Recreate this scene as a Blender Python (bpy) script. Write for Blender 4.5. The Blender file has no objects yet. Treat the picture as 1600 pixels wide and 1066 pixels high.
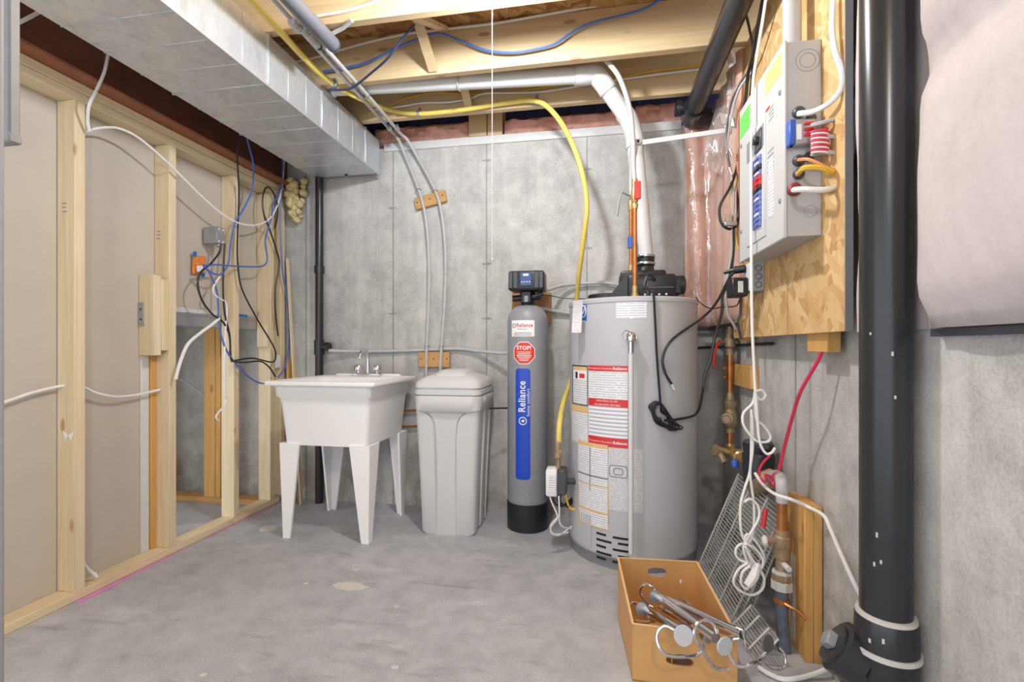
import bpy, bmesh, math, random
from math import sin, cos, pi, sqrt, atan2, radians
from mathutils import Vector, Matrix, noise

random.seed(7)
SC = bpy.context.scene
COL = SC.collection

# ------------------------------------------------------------------ camera
TH = math.atan(130 / 740.0)
CAM = Vector((0.0, 0.0, 1.07))
cd = bpy.data.cameras.new('camera')
cam = bpy.data.objects.new('camera', cd)
COL.objects.link(cam)
cam.location = CAM
cam.rotation_euler = (pi / 2, 0, TH)
cd.sensor_width = 36.0
cd.lens = 36.0 * 740 / 1600
cd.shift_y = 10 / 1600.0
cd.clip_start = 0.02
SC.camera = cam

# ------------------------------------------------------------------ world, lamps, exposure
w = bpy.data.worlds.new('world')
SC.world = w
w.use_nodes = True
bgn = w.node_tree.nodes['Background']
bgn.inputs[0].default_value = (0.88, 0.94, 1.0, 1)
bgn.inputs[1].default_value = 1.35


def lamp(name, loc, power, radius, color):
    ld = bpy.data.lights.new(name, 'POINT')
    ld.energy = power
    ld.shadow_soft_size = radius
    ld.color = color
    lo = bpy.data.objects.new(name, ld)
    COL.objects.link(lo)
    lo.location = loc
    return lo


lamp('bulb_light', (-0.37, 1.66, 2.42), 40, 0.05, (0.945, 0.975, 1.0))
lamp('added_fill_light', (0.15, -0.9, 2.45), 40, 0.08, (0.945, 0.975, 1.0))  # unseen fill lamp, added behind the camera to lift the shade
SC.view_settings.view_transform = 'Standard'
SC.view_settings.look = 'None'
SC.view_settings.exposure = 0.68
SC.view_settings.gamma = 1.0
SC.view_settings.use_curve_mapping = False


# ------------------------------------------------------------------ helpers
def ray(px, py):
    u = (px - 800) / 740.0
    v = (543 - py) / 740.0
    return Vector((u * cos(TH) - sin(TH), u * sin(TH) + cos(TH), v))


def at(px, py, X=None, Y=None, Z=None, D=None):
    """a point of the room on a known plane, or at a known distance"""
    r = ray(px, py)
    if X is not None:
        d = X / r.x
    elif Y is not None:
        d = Y / r.y
    elif Z is not None:
        d = (Z - CAM.z) / r.z
    else:
        d = D
    return CAM + r * d


def srgb(r, g, b):
    def f(c):
        c /= 255.0
        return c / 12.92 if c <= 0.04045 else ((c + 0.055) / 1.055) ** 2.4
    return (f(r), f(g), f(b), 1.0)


def spline(pts, n=6):
    pts = [Vector(p) for p in pts]
    if len(pts) < 3:
        return pts
    out = []
    ext = [pts[0] * 2 - pts[1]] + pts + [pts[-1] * 2 - pts[-2]]
    for i in range(1, len(ext) - 2):
        p0, p1, p2, p3 = ext[i - 1], ext[i], ext[i + 1], ext[i + 2]
        for k in range(n):
            t = k / n
            out.append(0.5 * ((2 * p1) + (p2 - p0) * t + (2 * p0 - 5 * p1 + 4 * p2 - p3) * t * t
                              + (3 * p1 - p0 - 3 * p2 + p3) * t ** 3))
    out.append(pts[-1])
    return out


class MB:
    def __init__(self):
        self.v = []
        self.f = []

    def add(self, vs, fs):
        o = len(self.v)
        self.v += [Vector(p) for p in vs]
        self.f += [tuple(i + o for i in f) for f in fs]
        return self

    def box(self, a, b, bevel=0.0, rot=None, seg=1):
        a, b = Vector(a), Vector(b)
        lo = Vector((min(a.x, b.x), min(a.y, b.y), min(a.z, b.z)))
        hi = Vector((max(a.x, b.x), max(a.y, b.y), max(a.z, b.z)))
        bm = bmesh.new()
        bmesh.ops.create_cube(bm, size=1)
        c = (lo + hi) / 2
        for v in bm.verts:
            v.co = Vector((v.co.x * (hi.x - lo.x), v.co.y * (hi.y - lo.y), v.co.z * (hi.z - lo.z)))
        if bevel:
            bmesh.ops.bevel(bm, geom=bm.edges[:], offset=bevel, segments=seg, affect='EDGES', profile=0.5)
        bm.verts.index_update()
        vs = [v.co.copy() for v in bm.verts]
        if rot is not None:
            vs = [rot @ p for p in vs]
        vs = [p + c for p in vs]
        fs = [[v.index for v in f.verts] for f in bm.faces]
        bm.free()
        return self.add(vs, fs)

    def beam(self, p0, p1, wx, wz, up=(0, 0, 1), bevel=0.0):
        """a rectangular bar from p0 to p1, wx wide across and wz along 'up'"""
        p0, p1 = Vector(p0), Vector(p1)
        d = p1 - p0
        L = d.length
        z = d.normalized()
        x = Vector(up).cross(z)
        if x.length < 1e-5:
            x = Vector((1, 0, 0)).cross(z)
        x.normalize()
        y = z.cross(x)
        R = Matrix((x, y, z)).transposed()
        m = MB().box((-wx / 2, -wz / 2, -L / 2), (wx / 2, wz / 2, L / 2), bevel)
        c = (p0 + p1) / 2
        return self.add([R @ p + c for p in m.v], m.f)

    def tube(self, pts, r, n=7, cap=True, rad=None):
        pts = [Vector(p) for p in pts]
        T = []
        for i in range(len(pts)):
            a = pts[max(i - 1, 0)]
            b = pts[min(i + 1, len(pts) - 1)]
            t = b - a
            T.append(t.normalized() if t.length > 1e-9 else Vector((0, 0, 1)))
        nrm = T[0].orthogonal().normalized()
        vs, fs = [], []
        for i, p in enumerate(pts):
            nrm = nrm - T[i] * nrm.dot(T[i])
            nrm = nrm.normalized() if nrm.length > 1e-6 else T[i].orthogonal().normalized()
            bn = T[i].cross(nrm)
            rr = rad[i] if rad else r
            for k in range(n):
                a = 2 * pi * k / n
                vs.append(p + (nrm * cos(a) + bn * sin(a)) * rr)
        for i in range(len(pts) - 1):
            for k in range(n):
                k2 = (k + 1) % n
                fs.append((i * n + k, i * n + k2, (i + 1) * n + k2, (i + 1) * n + k))
        if cap:
            fs.append(tuple(reversed(range(n))))
            fs.append(tuple((len(pts) - 1) * n + k for k in range(n)))
        return self.add(vs, fs)

    def cyl(self, p0, p1, r, n=20, r1=None):
        return self.tube([p0, p1], r, n, rad=[r, r if r1 is None else r1])

    def lathe(self, base, axis, prof, n=32):
        """prof: list of (distance along axis, radius)"""
        base, z = Vector(base), Vector(axis).normalized()
        x = z.orthogonal().normalized()
        y = z.cross(x)
        vs, fs = [], []
        for h, r in prof:
            for k in range(n):
                a = 2 * pi * k / n
                vs.append(base + z * h + (x * cos(a) + y * sin(a)) * max(r, 1e-5))
        for i in range(len(prof) - 1):
            for k in range(n):
                k2 = (k + 1) % n
                fs.append((i * n + k, i * n + k2, (i + 1) * n + k2, (i + 1) * n + k))
        fs.append(tuple(reversed(range(n))))
        fs.append(tuple((len(prof) - 1) * n + k for k in range(n)))
        return self.add(vs, fs)

    def loft(self, rings, cap0=True, cap1=True):
        n = len(rings[0])
        vs = [p for r in rings for p in r]
        fs = []
        for i in range(len(rings) - 1):
            for k in range(n):
                k2 = (k + 1) % n
                fs.append((i * n + k, i * n + k2, (i + 1) * n + k2, (i + 1) * n + k))
        if cap0:
            fs.append(tuple(reversed(range(n))))
        if cap1:
            fs.append(tuple((len(rings) - 1) * n + k for k in range(n)))
        return self.add(vs, fs)

    def prism(self, poly, d):
        """a flat polygon pushed along d"""
        n = len(poly)
        d = Vector(d)
        a = [Vector(p) for p in poly]
        vs = a + [p + d for p in a]
        fs = [tuple(reversed(range(n))), tuple(range(n, 2 * n))]
        fs += [(k, (k + 1) % n, n + (k + 1) % n, n + k) for k in range(n)]
        return self.add(vs, fs)

    def grid(self, nu, nv, fn, thick=None):
        o = [fn(i / nu, j / nv) for j in range(nv + 1) for i in range(nu + 1)]
        fs = [(j * (nu + 1) + i, j * (nu + 1) + i + 1, (j + 1) * (nu + 1) + i + 1, (j + 1) * (nu + 1) + i)
              for j in range(nv) for i in range(nu)]
        self.add(o, fs)
        if thick is not None:
            t = Vector(thick)
            m = len(o)
            rim = ([(i, i + 1) for i in range(nu)] + [((j) * (nu + 1) + nu, (j + 1) * (nu + 1) + nu) for j in range(nv)]
                   + [(nv * (nu + 1) + i + 1, nv * (nu + 1) + i) for i in range(nu)]
                   + [((j + 1) * (nu + 1), j * (nu + 1)) for j in range(nv)])
            base = len(self.v) - m
            self.v += [p + t for p in o]
            self.f += [tuple(base + m + i for i in reversed(f)) for f in fs]
            self.f += [(base + b, base + a, base + m + a, base + m + b) for a, b in rim]
        return self


ORG = {}


def mesh_obj(name, mb, mat, org, angle=40, smooth=True):
    me = bpy.data.meshes.new(name)
    me.from_pydata([tuple(p - org) for p in mb.v], [], mb.f)
    me.validate()
    bm = bmesh.new()
    bm.from_mesh(me)
    bmesh.ops.recalc_face_normals(bm, faces=bm.faces[:])
    bm.to_mesh(me)
    bm.free()
    if smooth:
        me.shade_smooth()
        me.set_sharp_from_angle(angle=radians(angle))
    me.materials.append(mat)
    o = bpy.data.objects.new(name, me)
    COL.objects.link(o)
    return o


def thing(name, label, cat, loc, group=None):
    o = bpy.data.objects.new(name, None)
    o.empty_display_size = 0.05
    COL.objects.link(o)
    o.location = Vector(loc)
    o['label'] = label
    o['category'] = cat
    if group:
        o['group'] = group
    ORG[o] = Vector(loc)
    return o


def part(name, mb, mat, parent, label=None, angle=40, kind=None):
    org = ORG[parent]
    o = mesh_obj(name, mb, mat, org, angle)
    o.parent = parent
    ORG[o] = org
    if label:
        o['label'] = label
    if kind:
        o['kind'] = kind
    return o


def solo(name, mb, mat, label, cat, group=None, angle=40):
    xs = [p.x for p in mb.v]
    ys = [p.y for p in mb.v]
    zs = [p.z for p in mb.v]
    org = Vector(((min(xs) + max(xs)) / 2, (min(ys) + max(ys)) / 2, min(zs)))
    o = mesh_obj(name, mb, mat, org, angle)
    o.location = org
    ORG[o] = org
    o['label'] = label
    o['category'] = cat
    if group:
        o['group'] = group
    return o


def struct(name, mb, mat, parent=None, label=None, angle=40):
    if parent is not None:
        return part(name, mb, mat, parent, label, angle)
    o = mesh_obj(name, mb, mat, Vector((0, 0, 0)), angle)
    ORG[o] = Vector((0, 0, 0))
    o['kind'] = 'structure'
    if label:
        o['label'] = label
    return o


def cable(name, pts, r, mat, label, cat='cable', group=None, n=6, sub=6):
    return solo(name, MB().tube(spline(pts, sub), r, n), mat, label, cat, group)


def text_verts(body, size, bold=0.0, align='CENTER'):
    cu = bpy.data.curves.new('lettering', 'FONT')
    cu.body = body
    cu.size = size
    cu.align_x = align
    cu.align_y = 'CENTER'
    cu.offset = bold
    cu.resolution_u = 2
    cu.space_character = 1.04
    ob = bpy.data.objects.new('lettering', cu)
    COL.objects.link(ob)
    dg = bpy.context.evaluated_depsgraph_get()
    me = bpy.data.meshes.new_from_object(ob.evaluated_get(dg))
    bm = bmesh.new()
    bm.from_mesh(me)
    bmesh.ops.triangulate(bm, faces=bm.faces[:])
    for _ in range(3):        # short edges, so that tall letters bend with the surface they sit on
        long_edges = [e for e in bm.edges if e.calc_length() > 0.007]
        if not long_edges:
            break
        bmesh.ops.subdivide_edges(bm, edges=long_edges, cuts=1)
        bmesh.ops.triangulate(bm, faces=bm.faces[:])
    bm.verts.index_update()
    vs = [v.co.copy() for v in bm.verts]
    fs = [tuple(v.index for v in f.verts) for f in bm.faces]
    bm.free()
    bpy.data.objects.remove(ob)
    bpy.data.curves.remove(cu)
    bpy.data.meshes.remove(me)
    return vs, fs


# ------------------------------------------------------------------ materials
class NT:
    def __init__(self, name):
        self.m = bpy.data.materials.new(name)
        self.m.use_nodes = True
        self.t = self.m.node_tree
        self.b = self.t.nodes['Principled BSDF']

    def n(self, kind, **kw):
        nd = self.t.nodes.new(kind)
        for k, v in kw.items():
            if k in nd.inputs:
                nd.inputs[k].default_value = v
            else:
                setattr(nd, k, v)
        return nd

    def l(self, a, b):
        self.t.links.new(a, b)

    def coords(self, scale=(1, 1, 1), rot=(0, 0, 0)):
        tc = self.n('ShaderNodeTexCoord')
        mp = self.n('ShaderNodeMapping')
        mp.inputs['Scale'].default_value = scale
        mp.inputs['Rotation'].default_value = rot
        self.l(tc.outputs['Object'], mp.inputs['Vector'])
        return mp.outputs['Vector']

    def noise(self, vec, scale, detail=4, rough=0.55, dist=0.0):
        nd = self.n('ShaderNodeTexNoise')
        nd.inputs['Scale'].default_value = scale
        nd.inputs['Detail'].default_value = detail
        nd.inputs['Roughness'].default_value = rough
        nd.inputs['Distortion'].default_value = dist
        self.l(vec, nd.inputs['Vector'])
        return nd.outputs['Fac']

    def ramp(self, fac, stops):
        nd = self.n('ShaderNodeValToRGB')
        el = nd.color_ramp.elements
        while len(el) < len(stops):
            el.new(0.5)
        for e, (p, c) in zip(el, stops):
            e.position = p
            e.color = c if len(c) == 4 else (*c, 1)
        self.l(fac, nd.inputs['Fac'])
        return nd.outputs['Color']

    def mix(self, fac, a, b, mode='MIX'):
        nd = self.n('ShaderNodeMix', data_type='RGBA', blend_type=mode)
        for sock, val in ((nd.inputs[0], fac), (nd.inputs[6], a), (nd.inputs[7], b)):
            if hasattr(val, 'links') or isinstance(val, bpy.types.NodeSocket):
                self.l(val, sock)
            else:
                sock.default_value = val
        return nd.outputs[2]

    def bump(self, h, strength=0.3, dist=0.01):
        nd = self.n('ShaderNodeBump')
        nd.inputs['Strength'].default_value = strength
        nd.inputs['Distance'].default_value = dist
        self.l(h, nd.inputs['Height'])
        self.l(nd.outputs['Normal'], self.b.inputs['Normal'])

    def color(self, c):
        if isinstance(c, bpy.types.NodeSocket):
            self.l(c, self.b.inputs['Base Color'])
        else:
            self.b.inputs['Base Color'].default_value = c

    def set(self, **kw):
        for k, v in kw.items():
            self.b.inputs[k.replace('_', ' ')].default_value = v
        return self


def plain(name, c, rough=0.5, metal=0.0, var=0.06, scale=30, bump=0.0, coat=0.0):
    t = NT(name)
    vec = t.coords()
    f = t.noise(vec, scale, 3)
    hi = tuple(min(1, x * (1 + var)) for x in c[:3]) + (1,)
    lo = tuple(x * (1 - var) for x in c[:3]) + (1,)
    t.color(t.ramp(f, [(0.3, lo), (0.7, hi)]))
    t.set(Roughness=rough, Metallic=metal)
    if coat:
        t.b.inputs['Coat Weight'].default_value = coat
        t.b.inputs['Coat Roughness'].default_value = 0.15
    if bump:
        t.bump(f, bump, 0.004)
    return t.m


def concrete(name, lo, mid, hi, stain=None, floor=False):
    t = NT(name)
    v = t.coords()
    big = t.noise(v, 1.1, 5, 0.6, 0.4)
    c = t.ramp(big, [(0.30, lo), (0.5, mid), (0.72, hi)])
    med = t.noise(v, 9, 6, 0.65)
    c = t.mix(0.5, c, t.ramp(med, [(0.34, tuple(x * 0.86 for x in lo[:3]) + (1,)), (0.66, hi)]))
    fine = t.noise(v, 160, 2)
    c = t.mix(0.18, c, t.ramp(fine, [(0.35, (0.12, 0.12, 0.12)), (0.6, hi)]))
    vo = t.n('ShaderNodeTexVoronoi')
    vo.inputs['Scale'].default_value = 22
    t.l(v, vo.inputs['Vector'])
    pit = t.ramp(vo.outputs['Distance'], [(0.03, (1, 1, 1)), (0.075, (0, 0, 0))])
    sel = t.ramp(t.noise(v, 6, 2), [(0.52, (0, 0, 0)), (0.6, (1, 1, 1))])
    pits = t.mix(1.0, pit, sel, 'MULTIPLY')
    c = t.mix(pits, c, tuple(x * 0.55 for x in lo[:3]) + (1,))
    if not floor:
        # rain runs of lighter and darker cement, stretched down the wall
        vs = t.coords((5.0, 5.0, 0.5))
        run = t.noise(vs, 1.3, 4, 0.6)
        c = t.mix(t.ramp(run, [(0.5, (0, 0, 0)), (0.75, (0.45, 0.45, 0.45))]), c, tuple(min(1, x * 1.15) for x in hi[:3]) + (1,))
        tcz = t.n('ShaderNodeTexCoord')
        sz = t.n('ShaderNodeSeparateXYZ')
        t.l(tcz.outputs['Object'], sz.inputs[0])
        low = t.ramp(sz.outputs['Z'], [(0.12, (0.75, 0.75, 0.75)), (0.55, (0, 0, 0))])
        dirt = t.ramp(t.noise(v, 3.2, 6, 0.7, 0.5), [(0.42, (0, 0, 0)), (0.62, (1, 1, 1))])
        c = t.mix(t.mix(1.0, low, dirt, 'MULTIPLY'), c, srgb(128, 116, 98))
        c = t.mix(t.ramp(run, [(0.28, (0.35, 0.35, 0.35)), (0.42, (0, 0, 0))]), c, tuple(x * 0.7 for x in lo[:3]) + (1,))
    else:
        sm = t.noise(t.coords((1.0, 2.2, 1.0)), 2.4, 5, 0.7, 0.6)
        c = t.mix(t.ramp(sm, [(0.55, (0, 0, 0)), (0.72, (0.5, 0.5, 0.5))]), c, tuple(min(1, x * 1.2) for x in hi[:3]) + (1,))
        sk = t.noise(t.coords((1.6, 7.0, 1.0), (0, 0, 0.7)), 1.7, 5, 0.65, 0.8)
        c = t.mix(t.ramp(sk, [(0.30, (0.5, 0.5, 0.5)), (0.42, (0, 0, 0))]), c, tuple(x * 0.62 for x in lo[:3]) + (1,))
        sp = t.noise(v, 3.1, 2, 0.5)
        c = t.mix(t.ramp(sp, [(0.72, (0, 0, 0)), (0.74, (0.5, 0.5, 0.5))]), c, srgb(214, 210, 200))
    t.color(c)
    t.set(Roughness=0.62 if floor else 0.85)
    h = t.mix(0.5, med, fine)
    t.bump(h, 0.25, 0.006)
    return t.m


def wood(name, axis, lo, hi, knot=None, rough=0.6):
    t = NT(name)
    sc = [14, 14, 14]
    sc[axis] = 0.8
    v = t.coords(tuple(sc))
    g = t.noise(v, 2.2, 5, 0.6, 0.7)
    c = t.ramp(g, [(0.28, lo), (0.7, hi)])
    sc2 = [70, 70, 70]
    sc2[axis] = 2.5
    f = t.noise(t.coords(tuple(sc2)), 1.5, 3)
    c = t.mix(0.22, c, t.ramp(f, [(0.3, tuple(x * 0.78 for x in lo[:3]) + (1,)), (0.7, hi)]))
    sk = [9, 9, 9]
    sk[axis] = 3.4
    vo = t.n('ShaderNodeTexVoronoi')
    vo.inputs['Scale'].default_value = 1.0
    t.l(t.coords(tuple(sk)), vo.inputs['Vector'])
    k = t.ramp(vo.outputs['Distance'], [(0.07, (0.8, 0.8, 0.8)), (0.13, (0, 0, 0))])
    c = t.mix(k, c, knot or (lo[0] * 0.62, lo[1] * 0.47, lo[2] * 0.36, 1))
    t.color(c)
    t.set(Roughness=rough)
    t.bump(f, 0.12, 0.003)
    return t.m


def strand_board(name, axis, cols, flake=(34, 11)):
    """flakes lying every way in the plane square to 'axis'"""
    t = NT(name)
    outs = []
    for k, ang in enumerate((0.3, 1.35, 2.4)):
        rot = [0.0, 0.0, 0.0]
        rot[axis] = ang
        tc = t.n('ShaderNodeTexCoord')
        m1 = t.n('ShaderNodeMapping')
        m1.inputs['Rotation'].default_value = rot
        m1.inputs['Location'].default_value = (k * 0.37, k * 0.53, k * 0.29)
        m2 = t.n('ShaderNodeMapping')
        sc = [flake[0]] * 3
        sc[(axis + 1) % 3] = flake[1]
        sc[axis] = 6
        m2.inputs['Scale'].default_value = sc
        t.l(tc.outputs['Object'], m1.inputs['Vector'])
        t.l(m1.outputs[0], m2.inputs['Vector'])
        vo = t.n('ShaderNodeTexVoronoi')
        vo.inputs['Scale'].default_value = 1.0
        t.l(m2.outputs[0], vo.inputs['Vector'])
        sp = t.n('ShaderNodeSeparateColor')
        t.l(vo.outputs['Color'], sp.inputs[0])
        col = t.ramp(sp.outputs[0], [(0.0, cols[0]), (0.45, cols[1]), (1.0, cols[2])])
        gr = t.noise(m2.outputs[0], 3.0, 3)
        col = t.mix(0.22, col, t.ramp(gr, [(0.3, cols[0]), (0.7, cols[2])]))
        outs.append((col, sp.outputs[1], sp.outputs[0]))
    # a flake of a later layer lies on top where its own random value says so
    c = outs[0][0]
    for col, sel, _ in outs[1:]:
        c = t.mix(t.ramp(sel, [(0.54, (0, 0, 0)), (0.56, (1, 1, 1))]), c, col)
    t.color(c)
    t.set(Roughness=0.6)
    t.bump(outs[0][2], 0.2, 0.004)
    return t.m


def galvanised(name, c, rough=0.38, metal=0.85):
    t = NT(name)
    v = t.coords()
    vo = t.n('ShaderNodeTexVoronoi')
    vo.inputs['Scale'].default_value = 70
    t.l(v, vo.inputs['Vector'])
    sp = t.n('ShaderNodeSeparateColor')
    t.l(vo.outputs['Color'], sp.inputs[0])
    lo = tuple(x * 0.95 for x in c[:3]) + (1,)
    hi = tuple(min(1, x * 1.04) for x in c[:3]) + (1,)
    col = t.ramp(sp.outputs[0], [(0.0, lo), (1.0, hi)])
    bl = t.noise(t.coords((3.0, 3.0, 1.2)), 2.2, 4, 0.6, 1.6)
    col = t.mix(t.ramp(bl, [(0.33, (0.4, 0.4, 0.4)), (0.5, (0, 0, 0))]), col, tuple(x * 0.62 for x in c[:3]) + (1,))
    t.color(col)
    t.set(Metallic=metal, Roughness=rough)
    t.l(t.ramp(bl, [(0.3, (rough + 0.14,) * 3), (0.7, (rough - 0.08,) * 3)]), t.b.inputs['Roughness'])
    t.bump(t.noise(v, 4, 2), 0.1, 0.012)
    return t.m


def printed(name, paper, ink, pitch=0.0075, density=0.5):
    """paper with rows of tiny print"""
    t = NT(name)
    tc = t.n('ShaderNodeTexCoord')
    sx = t.n('ShaderNodeSeparateXYZ')
    t.l(tc.outputs['Object'], sx.inputs[0])
    m1 = t.n('ShaderNodeMath', operation='MULTIPLY')
    m1.inputs[1].default_value = 1 / pitch
    t.l(sx.outputs['Z'], m1.inputs[0])
    fr = t.n('ShaderNodeMath', operation='FRACT')
    t.l(m1.outputs[0], fr.inputs[0])
    row = t.n('ShaderNodeMath', operation='LESS_THAN')
    row.inputs[1].default_value = 0.42
    t.l(fr.outputs[0], row.inputs[0])
    fl = t.n('ShaderNodeMath', operation='FLOOR')
    t.l(m1.outputs[0], fl.inputs[0])
    ml = t.n('ShaderNodeMath', operation='MULTIPLY')
    ml.inputs[1].default_value = 7.31
    t.l(fl.outputs[0], ml.inputs[0])
    sc = []
    for ax_ in ('X', 'Y'):
        mm = t.n('ShaderNodeMath', operation='MULTIPLY')
        mm.inputs[1].default_value = 110
        t.l(sx.outputs[ax_], mm.inputs[0])
        sc.append(mm)
    cb_ = t.n('ShaderNodeCombineXYZ')
    t.l(sc[0].outputs[0], cb_.inputs[0])
    t.l(sc[1].outputs[0], cb_.inputs[1])
    t.l(ml.outputs[0], cb_.inputs[2])
    nz = t.noise(cb_.outputs[0], 1, 1)
    wd = t.n('ShaderNodeMath', operation='GREATER_THAN')
    wd.inputs[1].default_value = density
    t.l(nz, wd.inputs[0])
    a = t.n('ShaderNodeMath', operation='MULTIPLY')
    t.l(row.outputs[0], a.inputs[0])
    t.l(wd.outputs[0], a.inputs[1])
    t.color(t.mix(a.outputs[0], paper, ink))
    t.set(Roughness=0.45)
    return t.m


def poly_sheet_mat(name):
    t = NT(name)
    v = t.coords((6, 6, 1.6))
    f = t.noise(v, 2.5, 4, 0.6, 1.5)
    out = t.t.nodes['Material Output']
    tr = t.n('ShaderNodeBsdfTransparent')
    gl = t.n('ShaderNodeBsdfGlossy')
    gl.inputs['Roughness'].default_value = 0.12
    gl.inputs['Color'].default_value = (1, 1, 1, 1)
    df = t.n('ShaderNodeBsdfDiffuse')
    df.inputs['Color'].default_value = (0.85, 0.84, 0.84, 1)
    bp = t.n('ShaderNodeBump')
    bp.inputs['Strength'].default_value = 0.7
    bp.inputs['Distance'].default_value = 0.02
    t.l(f, bp.inputs['Height'])
    t.l(bp.outputs[0], gl.inputs['Normal'])
    m1 = t.n('ShaderNodeMixShader')
    m1.inputs[0].default_value = 0.55
    t.l(df.outputs[0], m1.inputs[1])
    t.l(gl.outputs[0], m1.inputs[2])
    m2 = t.n('ShaderNodeMixShader')
    m2.inputs[0].default_value = 0.17
    t.l(tr.outputs[0], m2.inputs[1])
    t.l(m1.outputs[0], m2.inputs[2])
    t.l(m2.outputs[0], out.inputs['Surface'])
    return t.m


def insulation_mat(name, lo, mid, hi, coat=0.0, scale=9, relief=0.5):
    t = NT(name)
    v = t.coords()
    a = t.noise(v, scale, 6, 0.7, 0.5)
    c = t.ramp(a, [(0.3, lo), (0.5, mid), (0.7, hi)])
    b = t.noise(v, 60, 3, 0.7)
    c = t.mix(0.2, c, t.ramp(b, [(0.3, lo), (0.7, hi)]))
    t.color(c)
    t.set(Roughness=0.85)
    if coat:
        t.b.inputs['Coat Weight'].default_value = coat
        t.b.inputs['Coat Roughness'].default_value = 0.2
    t.bump(t.mix(0.5, a, b), relief, 0.02)
    return t.m


M = {}
M['wall'] = concrete('wall_concrete', srgb(160, 159, 157), srgb(190, 188, 184), srgb(214, 212, 208))
M['floor'] = concrete('floor_concrete', srgb(158, 161, 166), srgb(180, 183, 188), srgb(198, 200, 205), floor=True)
PINE = (srgb(216, 194, 152), srgb(236, 219, 186))
M['pine_x'] = wood('pine_along_x', 0, *PINE)
M['pine_y'] = wood('pine_along_y', 1, *PINE)
M['pine_z'] = wood('pine_along_z', 2, *PINE)
M['joist'] = wood('joist_pine', 0, srgb(200, 172, 130), srgb(220, 196, 156))
M['amber_z'] = wood('amber_wood_along_z', 2, srgb(200, 148, 78), srgb(224, 178, 108))
M['amber_x'] = wood('amber_wood_along_x', 0, srgb(186, 136, 76), srgb(214, 170, 108))
M['brown_z'] = wood('brown_wood_along_z', 2, srgb(150, 104, 60), srgb(184, 138, 88))
M['seam'] = concrete('cement_fin', srgb(126, 124, 120), srgb(150, 148, 144), srgb(176, 174, 170))
M['osb'] = strand_board('strand_board_wall', 0, (srgb(184, 140, 84), srgb(210, 172, 116), srgb(228, 198, 146)))
M['osb_floor'] = strand_board('strand_board_subfloor', 2, (srgb(126, 86, 46), srgb(170, 124, 74), srgb(204, 162, 108)))
M['drywall'] = plain('drywall_back_paper', srgb(194, 185, 173), 0.85, var=0.03, scale=6)
M['duct'] = galvanised('galvanised_duct', srgb(216, 220, 225), 0.36, 0.6)
M['galv'] = galvanised('galvanised_steel', srgb(186, 190, 196))
M['steel_brown'] = plain('brown_primer_steel', srgb(104, 62, 52), 0.5, var=0.15, scale=12)
M['steel_red'] = plain('red_oxide_flange', srgb(150, 92, 64), 0.5, var=0.12, scale=16)
M['white_plastic'] = plain('white_plastic', srgb(238, 238, 238), 0.4, var=0.03, scale=200)
M['white_pvc'] = plain('white_pvc', srgb(216, 216, 215), 0.35, var=0.03)
M['white_cable'] = plain('white_cable_jacket', srgb(234, 233, 230), 0.45, var=0.03)
M['grey_cable'] = plain('grey_cable_jacket', srgb(176, 176, 178), 0.45, var=0.05)
M['black_cable'] = plain('black_cable_jacket', srgb(34, 35, 38), 0.4, var=0.1)
M['blue_cable'] = plain('blue_cable_jacket', srgb(76, 112, 190), 0.4, var=0.08)
M['navy_cable'] = plain('dark_blue_cable_jacket', srgb(52, 62, 92), 0.4, var=0.08)
M['yellow_cable'] = plain('yellow_cable_jacket', srgb(226, 184, 60), 0.4, var=0.05)
M['yellow_pipe'] = plain('yellow_gas_tubing', srgb(228, 205, 104), 0.35, var=0.05, scale=12)
M['red_cord'] = plain('red_cord', srgb(206, 52, 82), 0.5, var=0.06)
M['orange_cord'] = plain('orange_wire', srgb(226, 150, 92), 0.45)
M['pex'] = plain('grey_white_pex', srgb(188, 188, 188), 0.35, var=0.05)
M['abs'] = plain('black_abs', srgb(42, 43, 46), 0.27, var=0.12, scale=7)
M['abs_ring'] = plain('grey_glue_ring', srgb(196, 194, 190), 0.5)
M['salt'] = plain('grey_brine_plastic', srgb(208, 208, 208), 0.55, var=0.03, scale=260, bump=0.08)
M['tub'] = plain('white_tub_plastic', srgb(246, 246, 246), 0.42, var=0.02, scale=240, bump=0.06)
M['resin'] = plain('grey_wound_tank', srgb(146, 147, 152), 0.42, var=0.05, scale=20)
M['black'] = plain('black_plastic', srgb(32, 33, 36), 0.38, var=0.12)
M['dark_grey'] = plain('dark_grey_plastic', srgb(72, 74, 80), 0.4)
M['mid_grey'] = plain('mid_grey_plastic', srgb(140, 142, 146), 0.4)
M['heater'] = plain('grey_enamel', srgb(186, 187, 190), 0.42, var=0.015, scale=8)
M['heater_dark'] = plain('grey_enamel_base', srgb(128, 129, 132), 0.45)
M['panel'] = plain('grey_panel_enamel', srgb(200, 201, 202), 0.42, var=0.02, scale=120)
M['panel_side'] = plain('grey_panel_side', srgb(178, 179, 181), 0.5, var=0.03, scale=160)
M['copper'] = plain('copper', srgb(186, 124, 72), 0.38, 0.65, var=0.25, scale=24)
M['brass'] = plain('brass', srgb(200, 170, 118), 0.36, 0.6, var=0.15, scale=40)
M['bronze'] = plain('dull_bronze', srgb(164, 142, 114), 0.5, 0.45, var=0.2, scale=40)
M['chrome'] = plain('chrome', srgb(224, 224, 228), 0.12, 1.0, var=0.02)
M['disc'] = plain('grey_felt_disc', srgb(196, 200, 206), 0.5)
M['disc_dark'] = plain('dark_felt_disc', srgb(96, 97, 99), 0.6)
M['card'] = plain('cardboard', srgb(206, 158, 100), 0.75, var=0.05, scale=14)
M['card_edge'] = plain('cardboard_edge', srgb(224, 188, 136), 0.8)
M['wire'] = plain('silver_shelf_wire', srgb(206, 206, 204), 0.35, 0.4, var=0.05)
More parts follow.
